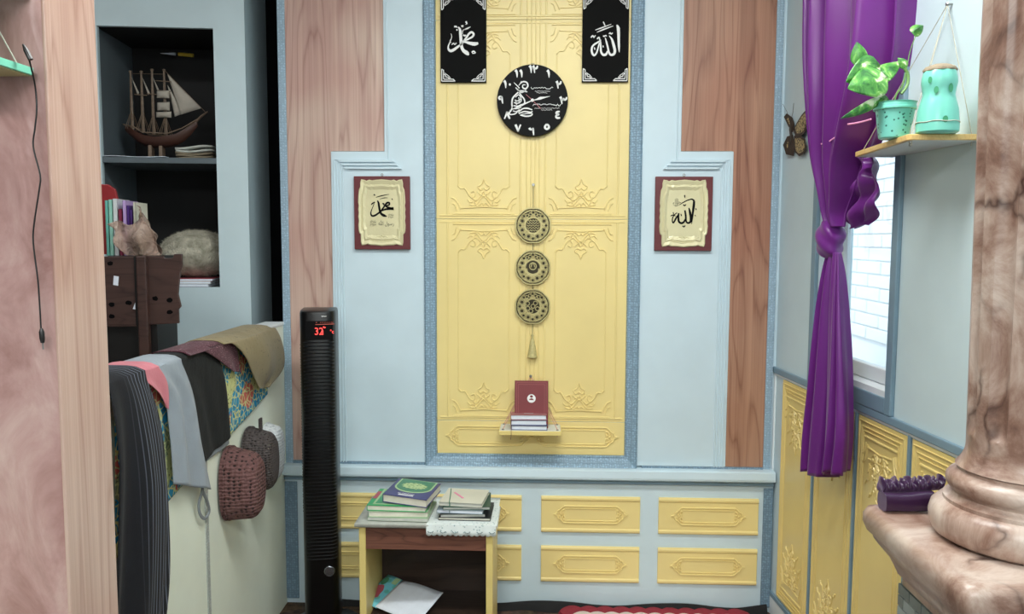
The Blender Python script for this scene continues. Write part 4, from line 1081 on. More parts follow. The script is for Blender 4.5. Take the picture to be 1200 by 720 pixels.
for a_, b_ in ((157.5, 169.5), (169.5, 181.5), (181.5, 195)): MB().tube([sp(a_, 84), sp(b_, 84)], .0009, 4).build('stay', 'ship_wood', t_)
MB().tube([sp(196, 80), sp(241, 127)], .0012, 4).build('stay', 'ship_wood', t_)
for X_ in (178, 190): MB().box((X_-2-185)*k_, (X_+2-185)*k_, -.02, .02, 0, sp(0, 166)[2]).build('stand', 'ship_wood', t_, bevel=.002)
# papers on the upper shelf
p_ = cw(158, 183, .06)
plain('card_brown', lin(128, 116, 96), .8, vary=.2, vscale=30)
q = MB().grid(lambda u, v: (-.13+.26*u, -.05+.10*v, .003+.002*math.sin(u*7+v*3)), 10, 4); o_ = q.build('paper_sheet', 'paper_white', None, True, solid=.002); o_.location = (p_.x, p_.y, sh1+.001); o_.rotation_euler = (0, 0, CA); tag(o_, 'white sheet lying along the front of the upper cupboard shelf', 'paper')
p_ = cw(231.5, 183, .14)
t_ = thing('paper_bundle', 'bundle of old papers beside the model ship', 'papers', (p_.x, p_.y, sh1), CA)
for k in range(5):
    q = MB().grid(lambda u, v: (-.072+.144*u+.003*math.sin(k*3), -.05+.1*v, .004+.011*k+.004*math.sin(u*5+k)+(.006*u if k == 4 else 0)), 8, 3); q.build('paper', 'card_brown' if k < 3 else 'paper_grey', t_, True, solid=.008)
a1, a2 = cw(209, 63.5, CD-.03), cw(227, 65, CD-.03)
plain('gap_light_yellow', lin(226, 196, 70), .4)
t_ = thing('gap_light', 'light through a gap, built as a short yellow and white tube in the upper compartment', 'light gap', tuple(a1))  # light seen through a gap at the back, painted as a coloured tube
MB().tube([Vector((0, 0, 0)), (a2-a1)], .008, 8).build('yellow_part', 'gap_light_yellow', t_, 40)
a3 = cw(188, 62.5, CD-.03); MB().tube([(a3-a1)*.15, (a3-a1)*.5, (a3-a1)], [.007, .005, .001], 8).build('pale_end', 'paper_white', t_, 40)
# fluffy cushion and magazines in the lower compartment
t = NT('fluff'); o = t.obj(); t.set(Base_Color=t.ramp(t.noise(o, 30, 4), [(.3, lin(150, 146, 128)), (.7, lin(214, 208, 190))]), Roughness=.95); t.bump(t.noise(o, 120, 3), 1, .01); MT['fluff'] = t.m
zq = oz0
for k, (hh, cv, lab) in enumerate(((.012, 'cover_violet', 'lowest magazine of the pile under the fluffy cushion'), (.010, 'cover_cream', 'middle magazine of the pile under the fluffy cushion'), (.010, 'rose', 'pinkish magazine directly under the fluffy cushion'))):
    p_ = cw(231, 333, .13); book('magazine', lab, (p_.x+.004*k, p_.y, zq), CA+R(2*k-2), .155, .20, hh, cv, 'paper_white', 'magazine', 'magazines under the fluffy cushion', soft=True, th=.0012); zq += hh+.0004
p_ = cw(231, 300, .17); r_ = .128
t_ = thing('fluffy_cushion', 'round cream fluffy cushion in the lower compartment', 'cushion', (p_.x, p_.y, zq), CA)
q = MB().sphere((0, 0, .098), 1, 40, 24, (.150, .13, .098)); 
rr = random.Random(3)
q.build('cushion_body', 'fluff', t_, True)
q = MB()
for k in range(5200):
    u_ = rr.uniform(-1, 1); a_ = rr.uniform(0, 2*PI); s_ = math.sqrt(1-u_*u_)
    n_ = Vector((s_*math.cos(a_), s_*math.sin(a_), u_)); p0 = Vector((n_.x*.149, n_.y*.129, .098+n_.z*.097))
    if p0.y > .06: continue
    d_ = (n_+Vector((rr.gauss(0, .5), rr.gauss(0, .5), rr.gauss(0, .5)))).normalized()*rr.uniform(.006, .014)
    sd = d_.cross(Vector((rr.gauss(0, 1), rr.gauss(0, 1), rr.gauss(0, 1)))).normalized()*.0009
    p1 = p0+d_
    if p1.z < .001: continue
    b = len(q.v); q.v += [tuple(p0-sd), tuple(p0+sd), tuple(p1)]; q._f(b, b+1, b+2)
q.build('fluff_fibres', 'fluff', t_, kind='stuff')

# ---- dark wooden chest standing behind the partition, with things on it
wood('chest_wood', lin(76, 52, 46), lin(42, 27, 24), stretch=(8, 8, 1.5), axis='X'); plain('chest_black', lin(16, 13, 12), .5, vary=.25)
BY = -.62; BA = R(10)
e0 = atY(118, 307, BY); e1 = atY(213, 300, BY+.04); zt_ = e1.z-.004
bo = Vector(((e0.x+e1.x)/2, BY+.02, 0)); bwid = (e1.x-e0.x)*1.02
BXD = Vector((math.cos(BA), math.sin(BA), 0)); BYD = Vector((-math.sin(BA), math.cos(BA), 0))
t_ = thing('wooden_chest', 'dark brown wooden chest with a centre post behind the draped clothes', 'chest', tuple(bo), BA)
def bl(px, py, off=0.0): h = on_plane(px, py, bo+BYD*off, BYD)-bo; return (h.dot(BXD), h.z)
xA, xB = bl(118, 340)[0], bl(213, 340)[0]; xm = bl(167, 350)[0]; zm = bl(170, 381)[1]
MB().box(xA+.01, xB-.085, .012, .26, 0, zt_).build('body', 'chest_black', t_, bevel=.003)
MB().box(xA, xm-.018, 0, .012, zm, zt_+.002).build('door_panel', 'chest_wood', t_, bevel=.002)
zz_ = zt_+.004
MB().prism([(xm+.018, zm), (xB-.012, zm+.004), (xB-.012, zm+.05), (xB-.004, zm+.06), (xB-.012, zm+.10), (xB-.004, zz_-.055), (xB+.004, zz_-.03), (xB+.004, zz_+.006), (xB-.020, zz_+.006), (xB-.026, zz_-.008), (xB-.05, zz_-.008), (xB-.054, zz_-.002), (xm+.018, zz_)], 0, .012).build('door_panel', 'chest_wood', t_, bevel=.002)
MB().box(xm-.022, xm-.012, -.003, .012, 0, zt_+.002).build('post_edge', 'chest_black', t_)
MB().prism([(xm-.012, 0), (xm+.020, 0), (xm+.020, zt_+.004), (xm-.012, zt_+.004)], -.018, .012).build('post', 'chest_wood', t_, bevel=.004)
for px, py in ((129, 309), (131, 357), (131, 371), (151, 355), (182, 350), (199, 352), (199, 366)):
    x, z = bl(px, py); q = MB(); n_ = 10; rr = random.Random(px+py)
    q.prism([(x+(.008+.003*rr.random())*math.cos(2*PI*k/n_), z+(.006+.003*rr.random())*math.sin(2*PI*k/n_)) for k in range(n_)], -.0012, .004); q.build('keyhole', 'ink_black', t_)
x, z = bl(136, 329); MB().prism([(x-.009, z-.014), (x+.006, z-.017), (x+.009, z+.013), (x-.006, z+.016)], -.0016, 0).build('sticker', 'paper_white', t_)
x, z = bl(157.5, 359); MB().prism([(x-.004, z-.009), (x+.004, z-.011), (x+.004, z+.012)], -.0046, -.003).build('sticker', 'paper_white', t_)
MB().box(xA, xm-.02, -.004, 0, zm-.004, zm).build('panel_edge', 'chest_wood', t_)
zt_ += .0025
# row of slim books on the chest
for nm, c in (('bk_teal', (110, 190, 176)), ('bk_mint', (150, 206, 190)), ('bk_lilac', (186, 156, 210)), ('bk_purple', (74, 40, 120)), ('bk_wine', (130, 40, 70)), ('bk_white', (214, 218, 220)), ('bk_red', (150, 36, 40))): plain(nm, lin(*c), .4)
row = [(124.5, 3.6, 235, 'bk_teal', 'teal'), (129, 4.4, 234, 'bk_mint', 'pale mint'), (134.5, 5.2, 233, 'bk_white', 'white'), (140.5, 4.2, 245, 'bk_wine', 'short wine red'), (145.5, 4.4, 235, 'bk_lilac', 'lilac'), (149.8, 3.2, 241, 'bk_purple', 'dark purple'), (153.4, 2.8, 246, 'bk_purple', 'low violet'), (157.2, 3.0, 237, 'cover_cream', 'cream')]
for i, (px, wpx, ty, mt, cn) in enumerate(row):
    x, z = bl(px, ty, .11); w_ = wpx*2.7/F*.9; h_ = z-zt_; d_ = .13
    p_ = bo+BXD*x+BYD*.175; p_.z = zt_
    t_ = thing('slim_book', '%s spine of a slim book standing in the row on the chest' % cn, 'book', tuple(p_), BA, 'slim books standing on the chest')
    q = MB(); q.box(-w_/2, w_/2, -d_/2, -d_/2+.0015, 0, h_); q.box(-w_/2, -w_/2+.0012, -d_/2, d_/2, 0, h_); q.box(w_/2-.0012, w_/2, -d_/2, d_/2, 0, h_); q.build('cover', mt, t_)
    MB().box(-w_/2+.0012, w_/2-.0012, -d_/2+.0015, d_/2-.003, .002, h_-.002).build('pages', 'paper_white', t_)
x, z = bl(126, 216, .22); p_ = bo+BXD*x+BYD*.245; p_.z = zt_+.001
q = MB(); h_ = z-zt_; q.prism([(-.06, 0), (.03, 0), (.028, h_*.75), (.018, h_*.93), (-.005, h_), (-.06, h_)], -.008, .008)
o_ = q.build('red_folder', 'bk_red', None, bevel=.003); o_.location = tuple(p_); o_.rotation_euler = (0, 0, BA); tag(o_, 'red rounded folder standing behind the slim books', 'folder')
# crumpled clear plastic bag thrown over the front of the books
t = NT('plastic_wrap'); t.set(Base_Color=lin(214, 190, 176), Roughness=.10, Transmission_Weight=.6, IOR=1.25); t.bump(t.noise(t.obj(), 26, 3, .5, 1.0), .9, .02); MT['plastic_wrap'] = t.m
q = MB(); rr = random.Random(11)
pb = [bl(124, 263, .04), bl(168, 258, .04), bl(190, 302, .04), bl(146, 303, .04)]
def bagf(u, v):
    a_ = Vector(pb[0]).lerp(Vector(pb[1]), u); b_ = Vector(pb[3]).lerp(Vector(pb[2]), u); p = a_.lerp(b_, v)
    x, z = p
    y = .050+.022*math.sin(u*6+v*3)*math.cos(v*4-u*3)+.010*math.sin(u*11+v*8)
    x += .006*math.sin(v*8+u*5); z += .010*math.sin(u*8+v*3)*(1-v*.6)
    y = min(max(y, .018), .078)
    return (x, y, max(z, zt_+.002))
q.grid(bagf, 30, 24)
pb2 = [bl(157, 240, .05), bl(165, 250, .05), bl(192, 303, .05), bl(168, 303, .05)]
def bagf2(u, v):
    a_ = Vector(pb2[0]).lerp(Vector(pb2[1]), u); b_ = Vector(pb2[3]).lerp(Vector(pb2[2]), u); p = a_.lerp(b_, v)
    return (p.x+.004*math.sin(v*17), .075+.02*math.sin(u*6+v*5)+.01*math.sin(v*23+u*9), max(p.y, zt_+.002))
q.grid(bagf2, 14, 24)
o_ = q.build('plastic_bag', 'plastic_wrap', None, 25, solid=.0006); o_.location = tuple(bo); o_.rotation_euler = (0, 0, BA); tag(o_, 'crumpled clear plastic bag lying against the slim books', 'plastic bag')

# ---- clothes draped over the partition
def fabric(name, c, c2=None, scale=160, rough=.9, sheen=.12):
    t = NT(name); o = t.obj(); n1 = t.noise(o, 5, 3); n2 = t.noise(o, scale, 2)
    base = t.ramp(n1, [(.3, tuple(x*.82 for x in c)), (.7, c)])
    if c2: base = t.mix(t.ramp(n2, [(.62, (0, 0, 0)), (.7, (1, 1, 1))]), base, c2)
    t.set(Base_Color=base, Roughness=rough, Sheen_Weight=sheen); t.bump(t.math('ADD', t.math('MULTIPLY', n2, .15), t.noise(t.map(o, (1, 1, .5)), 14, 3)), .5, .012); MT[name] = t.m
    return t
fabric('cloth_black', lin(15, 18, 19), sheen=.02); fabric('cloth_grey', lin(158, 168, 178)); fabric('cloth_pink', lin(214, 128, 140)); fabric('cloth_olive', lin(146, 132, 98), lin(112, 100, 72), 70); fabric('cloth_maroon', lin(84, 36, 50), lin(200, 150, 160), 240)
SX0, SX1 = pt(152, 560, .055)[0], pt(166, 560, .055)[0]
t = NT('cloth_stripe'); o = t.obj()
sx_ = t.n('SeparateXYZ', None, Vector=o).outputs[0]
wv = t.math('PINGPONG', t.math('ADD', t.math('MULTIPLY', sx_, 62.0), t.math('MULTIPLY', t.noise(o, 3, 2), .4)), .5)
rg = t.n('MapRange', None, i0=sx_, i1=SX0, i2=SX1).outputs[0]
ln = t.math('MULTIPLY', t.ramp(wv, [(.0, (1, 1, 1)), (.05, (1, 1, 1)), (.11, (0, 0, 0))]), rg)
t.set(Base_Color=t.mix(t.math('MULTIPLY', ln, .75), lin(11, 13, 22), lin(140, 148, 168)), Roughness=.85, Sheen_Weight=.03); t.bump(t.noise(o, 200, 2), .3, .002); MT['cloth_stripe'] = t.m
t = NT('cloth_batik'); o = t.obj(); od = t.map(o, (1, .2, 1))
wn = t.mix(.06, od, t.n('TexNoise', None, Vector=od, Scale=9.0).outputs[1])
v = t.n('TexVoronoi', None, Vector=wn, Scale=15.0); cell = t.n('SeparateColor', None, Color=v.outputs[1]).outputs[0]
c = t.ramp(cell, [(.0, lin(30, 140, 184)), (.34, lin(196, 200, 140)), (.46, lin(206, 104, 92)), (.60, lin(44, 150, 190)), (.84, lin(140, 152, 116))], 'CONSTANT')
v2 = t.n('TexVoronoi', {'feature': 'DISTANCE_TO_EDGE'}, Vector=wn, Scale=42.0).outputs[0]
c = t.mix(t.ramp(v2, [(.04, (1, 1, 1)), (.10, (0, 0, 0))]), c, lin(212, 214, 150))
v3 = t.n('TexVoronoi', None, Vector=wn, Scale=75.0).outputs[0]
c = t.mix(t.ramp(v3, [(.18, (1, 1, 1)), (.26, (0, 0, 0))]), c, lin(96, 92, 66))
t.set(Base_Color=c, Roughness=.85); MT['cloth_batik'] = t.m
def drape(name, label, mat, left, right, off, folds=(), back=.16, nu=28, nv=30, group='clothes draped over the partition', belly=.0, tuck=.0, top=.004):
    """cloth over the partition: left/right outlines of the hanging front in photo pixels, top first"""
    Lp = cr([pt(x, y, off) for x, y in left], 8); Rp = cr([pt(x, y, off) for x, y in right], 8)
    smp = lambda P_, s: P_[min(len(P_)-1, int(s*(len(P_)-1)))] if s >= 1 else tuple(a+(b-a)*((s*(len(P_)-1)) % 1) for a, b in zip(P_[int(s*(len(P_)-1))], P_[int(s*(len(P_)-1))+1]))
    q = MB(); zt = PZ+top
    nb, na = 5, 7
    def f(u, v):
        r = v*(nb+na+nv)
        x0, x1 = Lp[0][0], Rp[0][0]
        if r <= nb:
            k = r/nb; return (x0+(x1-x0)*u, PT+off*.6+.006, zt-.012-back*(1-k))
        if r <= nb+na:
            k = (r-nb)/na; y = PT+off*.6+.006-(PT+off*1.6+.006)*k; e = abs(2*k-1)**4
            return (x0+(x1-x0)*u, y, zt-.012*e)
        s = (r-nb-na)/nv
        a, b = smp(Lp, s), smp(Rp, s); x = a[0]+(b[0]-a[0])*u; z = a[1]+(b[1]-a[1])*u
        z = min(z, zt-.012) if s > .02 else zt-.012
        y = off+belly*math.sin(PI*min(1, s*1.1))*math.sin(PI*(.12+.76*u))
        for (k, ph, am) in folds: y += am*min(1, s*2.2)*(.5+.5*math.sin(u*k+ph+s*.9))
        if tuck: y -= tuck*(abs(2*u-1)**6)*min(1, s*3)
        return (x, -max(.003, y), z)
    q.grid(f, nu, nb+na+nv)
    o_ = pobj(q.build(name, mat, None, True, solid=.0022)); return tag(o_, label, 'cloth', group)
drape('batik_cloth', 'cyan and yellow floral batik cloth under the other draped clothes', 'cloth_batik', [(134, 446), (134, 540), (134, 655)], [(311, 385), (312, 425), (313, 462)], .006, [(9, 0, .004)], nu=40, top=.002)
drape('pink_cloth', 'small pink cloth peeping out between striped and grey clothes', 'cloth_pink', [(141, 437), (166, 446), (184, 460), (193, 476)], [(186, 431), (193, 444), (196, 462), (196, 480)], .038, [(7, 1, .004)], top=.0145)
drape('grey_cloth', 'light grey cloth hanging in two folds between pink and black clothes', 'cloth_grey', [(160, 433), (190, 458), (199, 510), (203, 568)], [(212, 424), (226, 462), (236, 520), (247, 574)], .027, [(12.5, 4.2, .016)], top=.0105)
drape('grey_shirt', 'pale grey cloth hem showing beneath the black draped cloth', 'cloth_grey', [(215, 424), (228, 480), (236, 545)], [(250, 412), (262, 474), (268, 520)], .009, [(8, 1, .003)], top=.0045)
drape('black_cloth', 'charcoal black cloth hanging in the middle of the draped clothes', 'cloth_black', [(176, 431), (208, 455), (226, 500), (237, 541)], [(253, 411), (260, 440), (265, 480), (268, 512)], .014, [(8, .5, .008), (19, 2, .003)], top=.0070)
drape('maroon_cloth', 'small speckled maroon cloth hanging between black and olive clothes', 'cloth_maroon', [(222, 402), (246, 416), (262, 428), (272, 436)], [(266, 396), (275, 406), (278, 420), (279, 436)], .024, [(6, 0, .006)], top=.0100)
o_ = drape('olive_cloth', 'thick olive brown cloth folded over the far end of the partition', 'cloth_olive', [(262, 396), (276, 412), (288, 438), (300, 456)], [(318, 379), (325, 398), (328, 430), (313, 454)], .030, [(5, .3, .012), (13, 2, .006)], belly=.028, top=.0125)
x_, z_ = pt(302, 446, .06); q = MB(); n_ = 14
q.v += [(x_+(.040+.006*math.sin(k*2))*math.cos(2*PI*k/n_), -.060-.006*math.sin(2*PI*k/n_), z_+.016*math.sin(2*PI*k/n_)+.008*math.cos(2*PI*k/n_)) for k in range(n_)]; q._f(*range(n_))
o_ = drape('striped_sarong', 'dark navy sarong with fine white stripes hanging nearest the pillar', 'cloth_stripe', [(124, 446), (124, 560), (124, 800)], [(170, 441), (186, 500), (193, 600), (194, 690), (182, 800)], .046, [(9, 2.2, .022), (17, .4, .010)], nu=44, belly=.02, top=.0185)

# strap loop below the grey cloth
plain('strap_grey', lin(140, 146, 150), .8, bump=.5, bscale=300)
def pp(px, py, off): x, z = pt(px, py, off); return (x, -off, z)
q = MB().tube(cr([pp(236, 560, .02), pp(237, 575, .02), pp(233, 590, .016), pp(234, 602, .014), pp(240, 608, .014), pp(245, 600, .014), pp(243, 588, .018), pp(238, 577, .022), pp(237, 566, .022)], 5), .0055, 7, flat=.7)
tag(pobj(q.build('strap_loop', 'strap_grey', None, True)), 'grey twisted strap loop hanging below the grey cloth', 'strap')

# ---- caps hung on the partition
def knit(name, c, hole, sc):
    t = NT(name); o = t.obj()
    v = t.n('TexVoronoi', {'distance': 'MANHATTAN'}, Vector=t.map(o, (1, .7, 1)), Scale=float(sc), Randomness=.35).outputs[0]
    t.set(Base_Color=t.mix(t.ramp(v, [(.28, (1, 1, 1)), (.5, (0, 0, 0))]), c, hole) if False else t.mix(t.ramp(v, [(.34, (1, 1, 1)), (.52, (0, 0, 0))]), c, hole), Roughness=.9); t.bump(v, .9, .006); MT[name] = t.m
knit('knit_brown', lin(114, 80, 78), lin(40, 26, 26), 84); knit('knit_dark', lin(84, 76, 75), lin(26, 23, 23), 120); knit('knit_white', lin(222, 226, 228), lin(196, 202, 206), 90)
def cap(label, ctr, rz_, rx_, depth, mat, tilt, off=0.0):
    x, z = pt(*ctr, .01+off)
    t_ = thing('knitted_cap', label, 'cap', (0, 0, 0), 0, 'caps hung on the partition')
    t_.location = Vector((P0.x, 0, 0))+PD*x+PN*(.006+off)+Vector((0, 0, z)); t_.rotation_euler = Euler((0, 0, PA)).to_matrix().to_4x4().to_euler()
    q = MB(); nu, nv = 48, 16
    prof = [(.86, 0), (1.0, .04), (1.0, .12)] + [(1.0-.10*s, .12+.62*s) for s in (.3, .6, 1.0)] + [(.84, .84), (.70, .94), (.50, .99), (.25, 1.0), (.02, 1.0)]
    for r, d in prof:
        for k in range(nu):
            a_ = 2*PI*k/nu; ca, sa = math.cos(a_), math.sin(a_)
            pw = .8
            ca = math.copysign(abs(ca)**pw, ca); sa = math.copysign(abs(sa)**pw, sa)
            q.v.append((r*rx_*ca+tilt*d*.3, -d*depth, r*rz_*sa-tilt*d*.8))
    for i in range(len(prof)-1):
        for k in range(nu): k2 = (k+1) % nu; q._f(i*nu+k, i*nu+k2, (i+1)*nu+k2, (i+1)*nu+k)
    q._f(*range((len(prof)-1)*nu, len(prof)*nu)); q.build('crown', mat, t_, True)
    q = MB()
    for i, d in enumerate((.015, .10)): q.tube([(rx_*math.copysign(abs(math.cos(2*PI*k/40))**.8, math.cos(2*PI*k/40)), -d*depth-.002, rz_*math.copysign(abs(math.sin(2*PI*k/40))**.8, math.sin(2*PI*k/40))) for k in range(40)], .0032, 5, True)
    q.build('band', mat, t_, True)
    return t_
cap('brown crocheted cap hanging nearest on the partition', (268, 566), .120, .075, .115, 'knit_brown', .012)
cap('dark grey mesh cap behind the brown one on the partition', (292, 538), .112, .070, .10, 'knit_dark', .01)
cap('white cap hung farthest along the partition', (313, 530), .108, .06, .062, 'knit_white', .0)
x, z = pt(290, 495, .03); t_ = bpy.data.objects['knitted_cap.001']
q = MB(); q.box(-.012, .012, -.05, -.044, .09, .145); q.build('hanging_tab', 'knit_dark', t_)
# ================================================================== right side
# ---- marble column on its pedestal
t = NT('marble'); o = t.obj()
n1 = t.noise(t.map(o, (1, 1, .8)), 6.0, 9, .68, .9)
base = t.ramp(n1, [(.27, lin(70, 44, 36)), (.40, lin(136, 104, 90)), (.50, lin(172, 146, 132)), (.62, lin(200, 182, 170)), (.78, lin(146, 116, 102))])
v = t.n('TexVoronoi', {'feature': 'DISTANCE_TO_EDGE'}, Vector=t.mix(.18, o, t.n('TexNoise', None, Vector=o, Scale=6.0, Detail=4.0).outputs[1]), Scale=4.6).outputs[0]
vein = t.ramp(v, [(.0, (1, 1, 1)), (.014, (.5, .5, .5)), (.035, (0, 0, 0))])
vm = t.math('MULTIPLY', vein, t.ramp(t.noise(o, 4, 2), [(.45, (0, 0, 0)), (.6, (1, 1, 1))]))
t.set(Base_Color=t.mix(vm, base, lin(58, 30, 22)), Roughness=.34); t.bump(t.noise(o, 12, 3), .08, .01); MT['marble'] = t.m
CX, CY = .79, -1.88; ZP = 1.003
def axis_dist(px, py):
    """radius of the column where its outline passes a pixel"""
    d = ray(px, py); h = Vector((d.x, d.y)).normalized(); w = Vector((CX, CY))-Vector((CAM.x, CAM.y)); return abs(h.x*w.y-h.y*w.x)
t_ = thing('marble_column', 'fluted brown and cream marble column on a moulded base', 'column', (CX, CY, ZP))
prof = [(.120, 0), (.134, .008), (.1395, .022), (.1405, .034), (.137, .048), (.128, .057), (.1195, .060), (.1195, .066), (.110, .068), (.1055, .074), (.108, .080), (.1125, .083), (.1165, .090), (.1165, .098), (.112, .105), (.104, .109), (.100, .112), (.100, .117), (.092, .121)]
prof = [(r*1.0, z) for r, z in prof]
MB().lathe(prof, 64).build('base_moulding', 'marble', t_, 50)
q = MB(); NF = 10; zs2 = []
z = .119
while z < CEIL-ZP-.02: zs2.append(z); z += .006 if z < .26 else .06
def sh(r, z, a_):
    rr = .0865+.011*min(1, z/.75)+.015*max(0, 1-(z-.119)/.035)**2
    f_ = math.cos(NF*a_+.9); f_ = max(0, f_)**.55 if f_ > 0 else 0
    k = min(1, max(0, (z-.175)/.022)); zk = math.sqrt(1-(1-k)**2) if k < 1 else 1
    return rr-.011*f_*zk
q.lathe([(1, z) for z in zs2], 160, fn=sh); q.build('shaft', 'marble', t_, 45)
t_ = thing('pedestal', 'tiled pedestal with a broad marble cap carrying the column', 'pedestal', (CX, CY, 0))
def sq(s_, z, n=4, rc_=.012):
    return [(s_*a_, s_*b_) for a_, b_ in ((-1, -1), (1, -1), (1, 1), (-1, 1))]
q = MB(); KS = 1.155
lv = [(.118, ZP-.130), (.118, ZP-.118), (.124, ZP-.112), (.128, ZP-.100), (.134, ZP-.085), (.146, ZP-.068), (.152, ZP-.058), (.153, ZP-.050), (.160, ZP-.046), (.1645, ZP-.032), (.1645, ZP-.016), (.160, ZP-.005), (.152, ZP-.0005)]
nn = 14
def ring_sq(s_):
    pts = []; c_ = .02
    for qx, qy, a0 in ((1, 1, 0), (-1, 1, 90), (-1, -1, 180), (1, -1, 270)):
        for k in range(5): a_ = R(a0+90*k/4); pts.append((qx*(s_-c_)+c_*math.cos(a_), qy*(s_-c_)+c_*math.sin(a_)))
    return pts
for s_, z in lv: q.v += [(x, y, z) for x, y in ring_sq(s_*KS)]
nn = 20
for k in range(len(lv)-1):
    for j in range(nn): j2 = (j+1) % nn; q._f(k*nn+j, k*nn+j2, (k+1)*nn+j2, (k+1)*nn+j)
q._f(*range(nn)); q._f(*range((len(lv)-1)*nn, len(lv)*nn)); q.build('cap_slab', 'marble', t_, 40)
plain('grout', lin(120, 130, 130), .9); plain('tile_grey', lin(116, 126, 124), .35, vary=.12, vscale=25); plain('tile_grey_light', lin(146, 156, 154), .35, vary=.12, vscale=25)
hp = .118*KS; core = MB().box(-hp+.004, hp-.004, -hp+.004, hp-.004, 0, ZP-.130).build('core', 'grout', t_)
tw_, th_ = .0455, .021; rr = random.Random(5); srcs = {}
for face in ('left', 'front'):
    for j in range(22):
        z = ZP-.133-th_*(j+1); ofs = (tw_/2 if j % 2 else 0); u = -hp-ofs
        while u < hp-.002:
            a_, b_ = max(u, -hp), min(u+tw_, hp); u += tw_
            if b_-a_ < .006: continue
            key = (face, round(b_-a_, 4), rr.random() < .45)
            lp = (-hp+.004, a_, z) if face == 'left' else (a_, -hp+.004, z)
            if key not in srcs:
                q = MB(); w_ = b_-a_
                if face == 'left': q.box(-.004, 0, .0012, w_-.0012, .0012, th_-.0012)
                else: q.box(.0012, w_-.0012, -.004, 0, .0012, th_-.0012)
                srcs[key] = q.build('tile', 'tile_grey_light' if key[2] else 'tile_grey', t_); srcs[key].location = lp
            else: share(srcs[key], 'tile', t_, lp)
# ---- purple satin tie lying on the slab
def satin(name, c, rough=.32):
    t = NT(name); o = t.obj(); n1 = t.noise(o, 8, 3)
    t.set(Base_Color=t.ramp(n1, [(.3, tuple(x*.85 for x in c)), (.7, c)]), Roughness=rough, Sheen_Weight=.25, Sheen_Tint=(.9, .6, 1, 1)); MT[name] = t.m; return t
satin('satin_dark', lin(48, 22, 56), .22)
p_ = atZ(1063, 603, ZP); p_.z = ZP
t_ = thing('satin_tie', 'dark purple satin curtain tie with gathered ruffle on the marble slab', 'curtain tie', (p_.x+.008, p_.y+.022, ZP), R(3))
q = MB(); Lb = .045
def band(u, v):
    a_ = 2*PI*u; w = .018*math.copysign(abs(math.cos(a_))**.6, math.cos(a_)); h = .0175+.0170*math.copysign(abs(math.sin(a_))**.7, math.sin(a_))
    return (-Lb+2*Lb*v, w+.001*math.sin(v*9), max(.0006, h*(1-.06*math.sin(v*5))))
q.grid(band, 24, 14, True); n_ = 24; q._f(*range(n_)); q._f(*range(14*n_, 15*n_)); q.build('rolled_band', 'satin_dark', t_, 60)
q = MB()
def ruf(u, v):
    a_ = 2*PI*u; g = math.sin(v*58)*.0045+math.sin(v*31+1)*.003
    r = .011+g*(.5+.5*math.sin(a_+.6)); x = -Lb+.002+(2*Lb+.020)*v
    return (x+.002*math.sin(a_*3+v*20), .010+r*math.cos(a_)*1.2, .0405+.006*v+r*math.sin(a_)*1.05)
q.grid(ruf, 16, 90, True); q._f(*range(16)); q._f(*range(90*16, 91*16)); q.build('ruffle', 'satin_dark', t_, True)

# ---- curtain tied in a knot
def curt(name, c):
    t = NT(name); o = t.obj(); n1 = t.noise(o, 6, 3)
    col = t.ramp(n1, [(.3, tuple(x*.88 for x in c)), (.7, c)])
    t.set(Base_Color=col, Roughness=.34, Sheen_Weight=.2)
    tr = t.n('BsdfTranslucent', None, Color=t.mix(.5, col, lin(222, 80, 226)))
    mx = t.n('MixShader', None, Fac=.22); t.put(mx.inputs[1], t.b.outputs[0]); t.put(mx.inputs[2], tr.outputs[0])
    out = [n for n in t.t.nodes if n.type == 'OUTPUT_MATERIAL'][0]; t.put(out.inputs[0], mx.outputs[0]); MT[name] = t.m
curt('curtain_purple', lin(116, 36, 136))
CO = .085
t_ = thing('curtain', 'purple satin curtain gathered in a knot beside the window', 'curtain', wr_loc, WRZ)
def cpos(px, py, off=CO): return rw(px, py, off)
def curtain_piece(name, rows, pleats, amp, n=72, ph=0.0, prop=None):
    """rows: (y px, left px, right px, amplitude factor)"""
    R_ = cr([(y, a_, b_, f_) for y, a_, b_, f_ in rows], 7); q = MB(); m_ = len(R_)-1
    def f(u, v):
        y, a_, b_, k = R_[min(m_, round(v*m_))]
        w = u+.035*math.sin(u*2*PI*pleats+1.3)
        x0, z0 = cpos(a_, y); x1, z1 = cpos(b_, y); x = x0+(x1-x0)*w; z = z0+(z1-z0)*w
        s_ = math.sin(u*2*PI*pleats+ph); s_ = math.copysign(abs(s_)**.7, s_)+.25*math.sin(u*2*PI*pleats*2.3+1+v*2)
        return (x, -CO-amp*k*s_, z+(.010*math.sin(u*9+1)*v**6 if name == 'tail' else 0))
    q.grid(f, n, m_); return q.build(name, 'curtain_purple', t_, True, solid=.0012)
curtain_piece('drape', [(-40, 966, 1048, 1), (0, 967, 1046, 1), (60, 967, 1040, 1), (110, 968, 1030, .95), (150, 968, 1017, .85), (190, 968, 1003, .7), (225, 970, 993, .5), (250, 971, 986, .35), (266, 972, 985, .25)], 3.6, .078, 132, 2.4)
curtain_piece('tail', [(296, 972, 985, .25), (320, 969, 988, .45), (360, 965, 991, .65), (410, 961, 994, .8), (460, 957, 996, .9), (510, 952, 997, 1), (556, 949, 993, 1.05)], 3.1, .036, 96, 2.0)
q = MB(); kx, kz_ = cpos(973, 280)
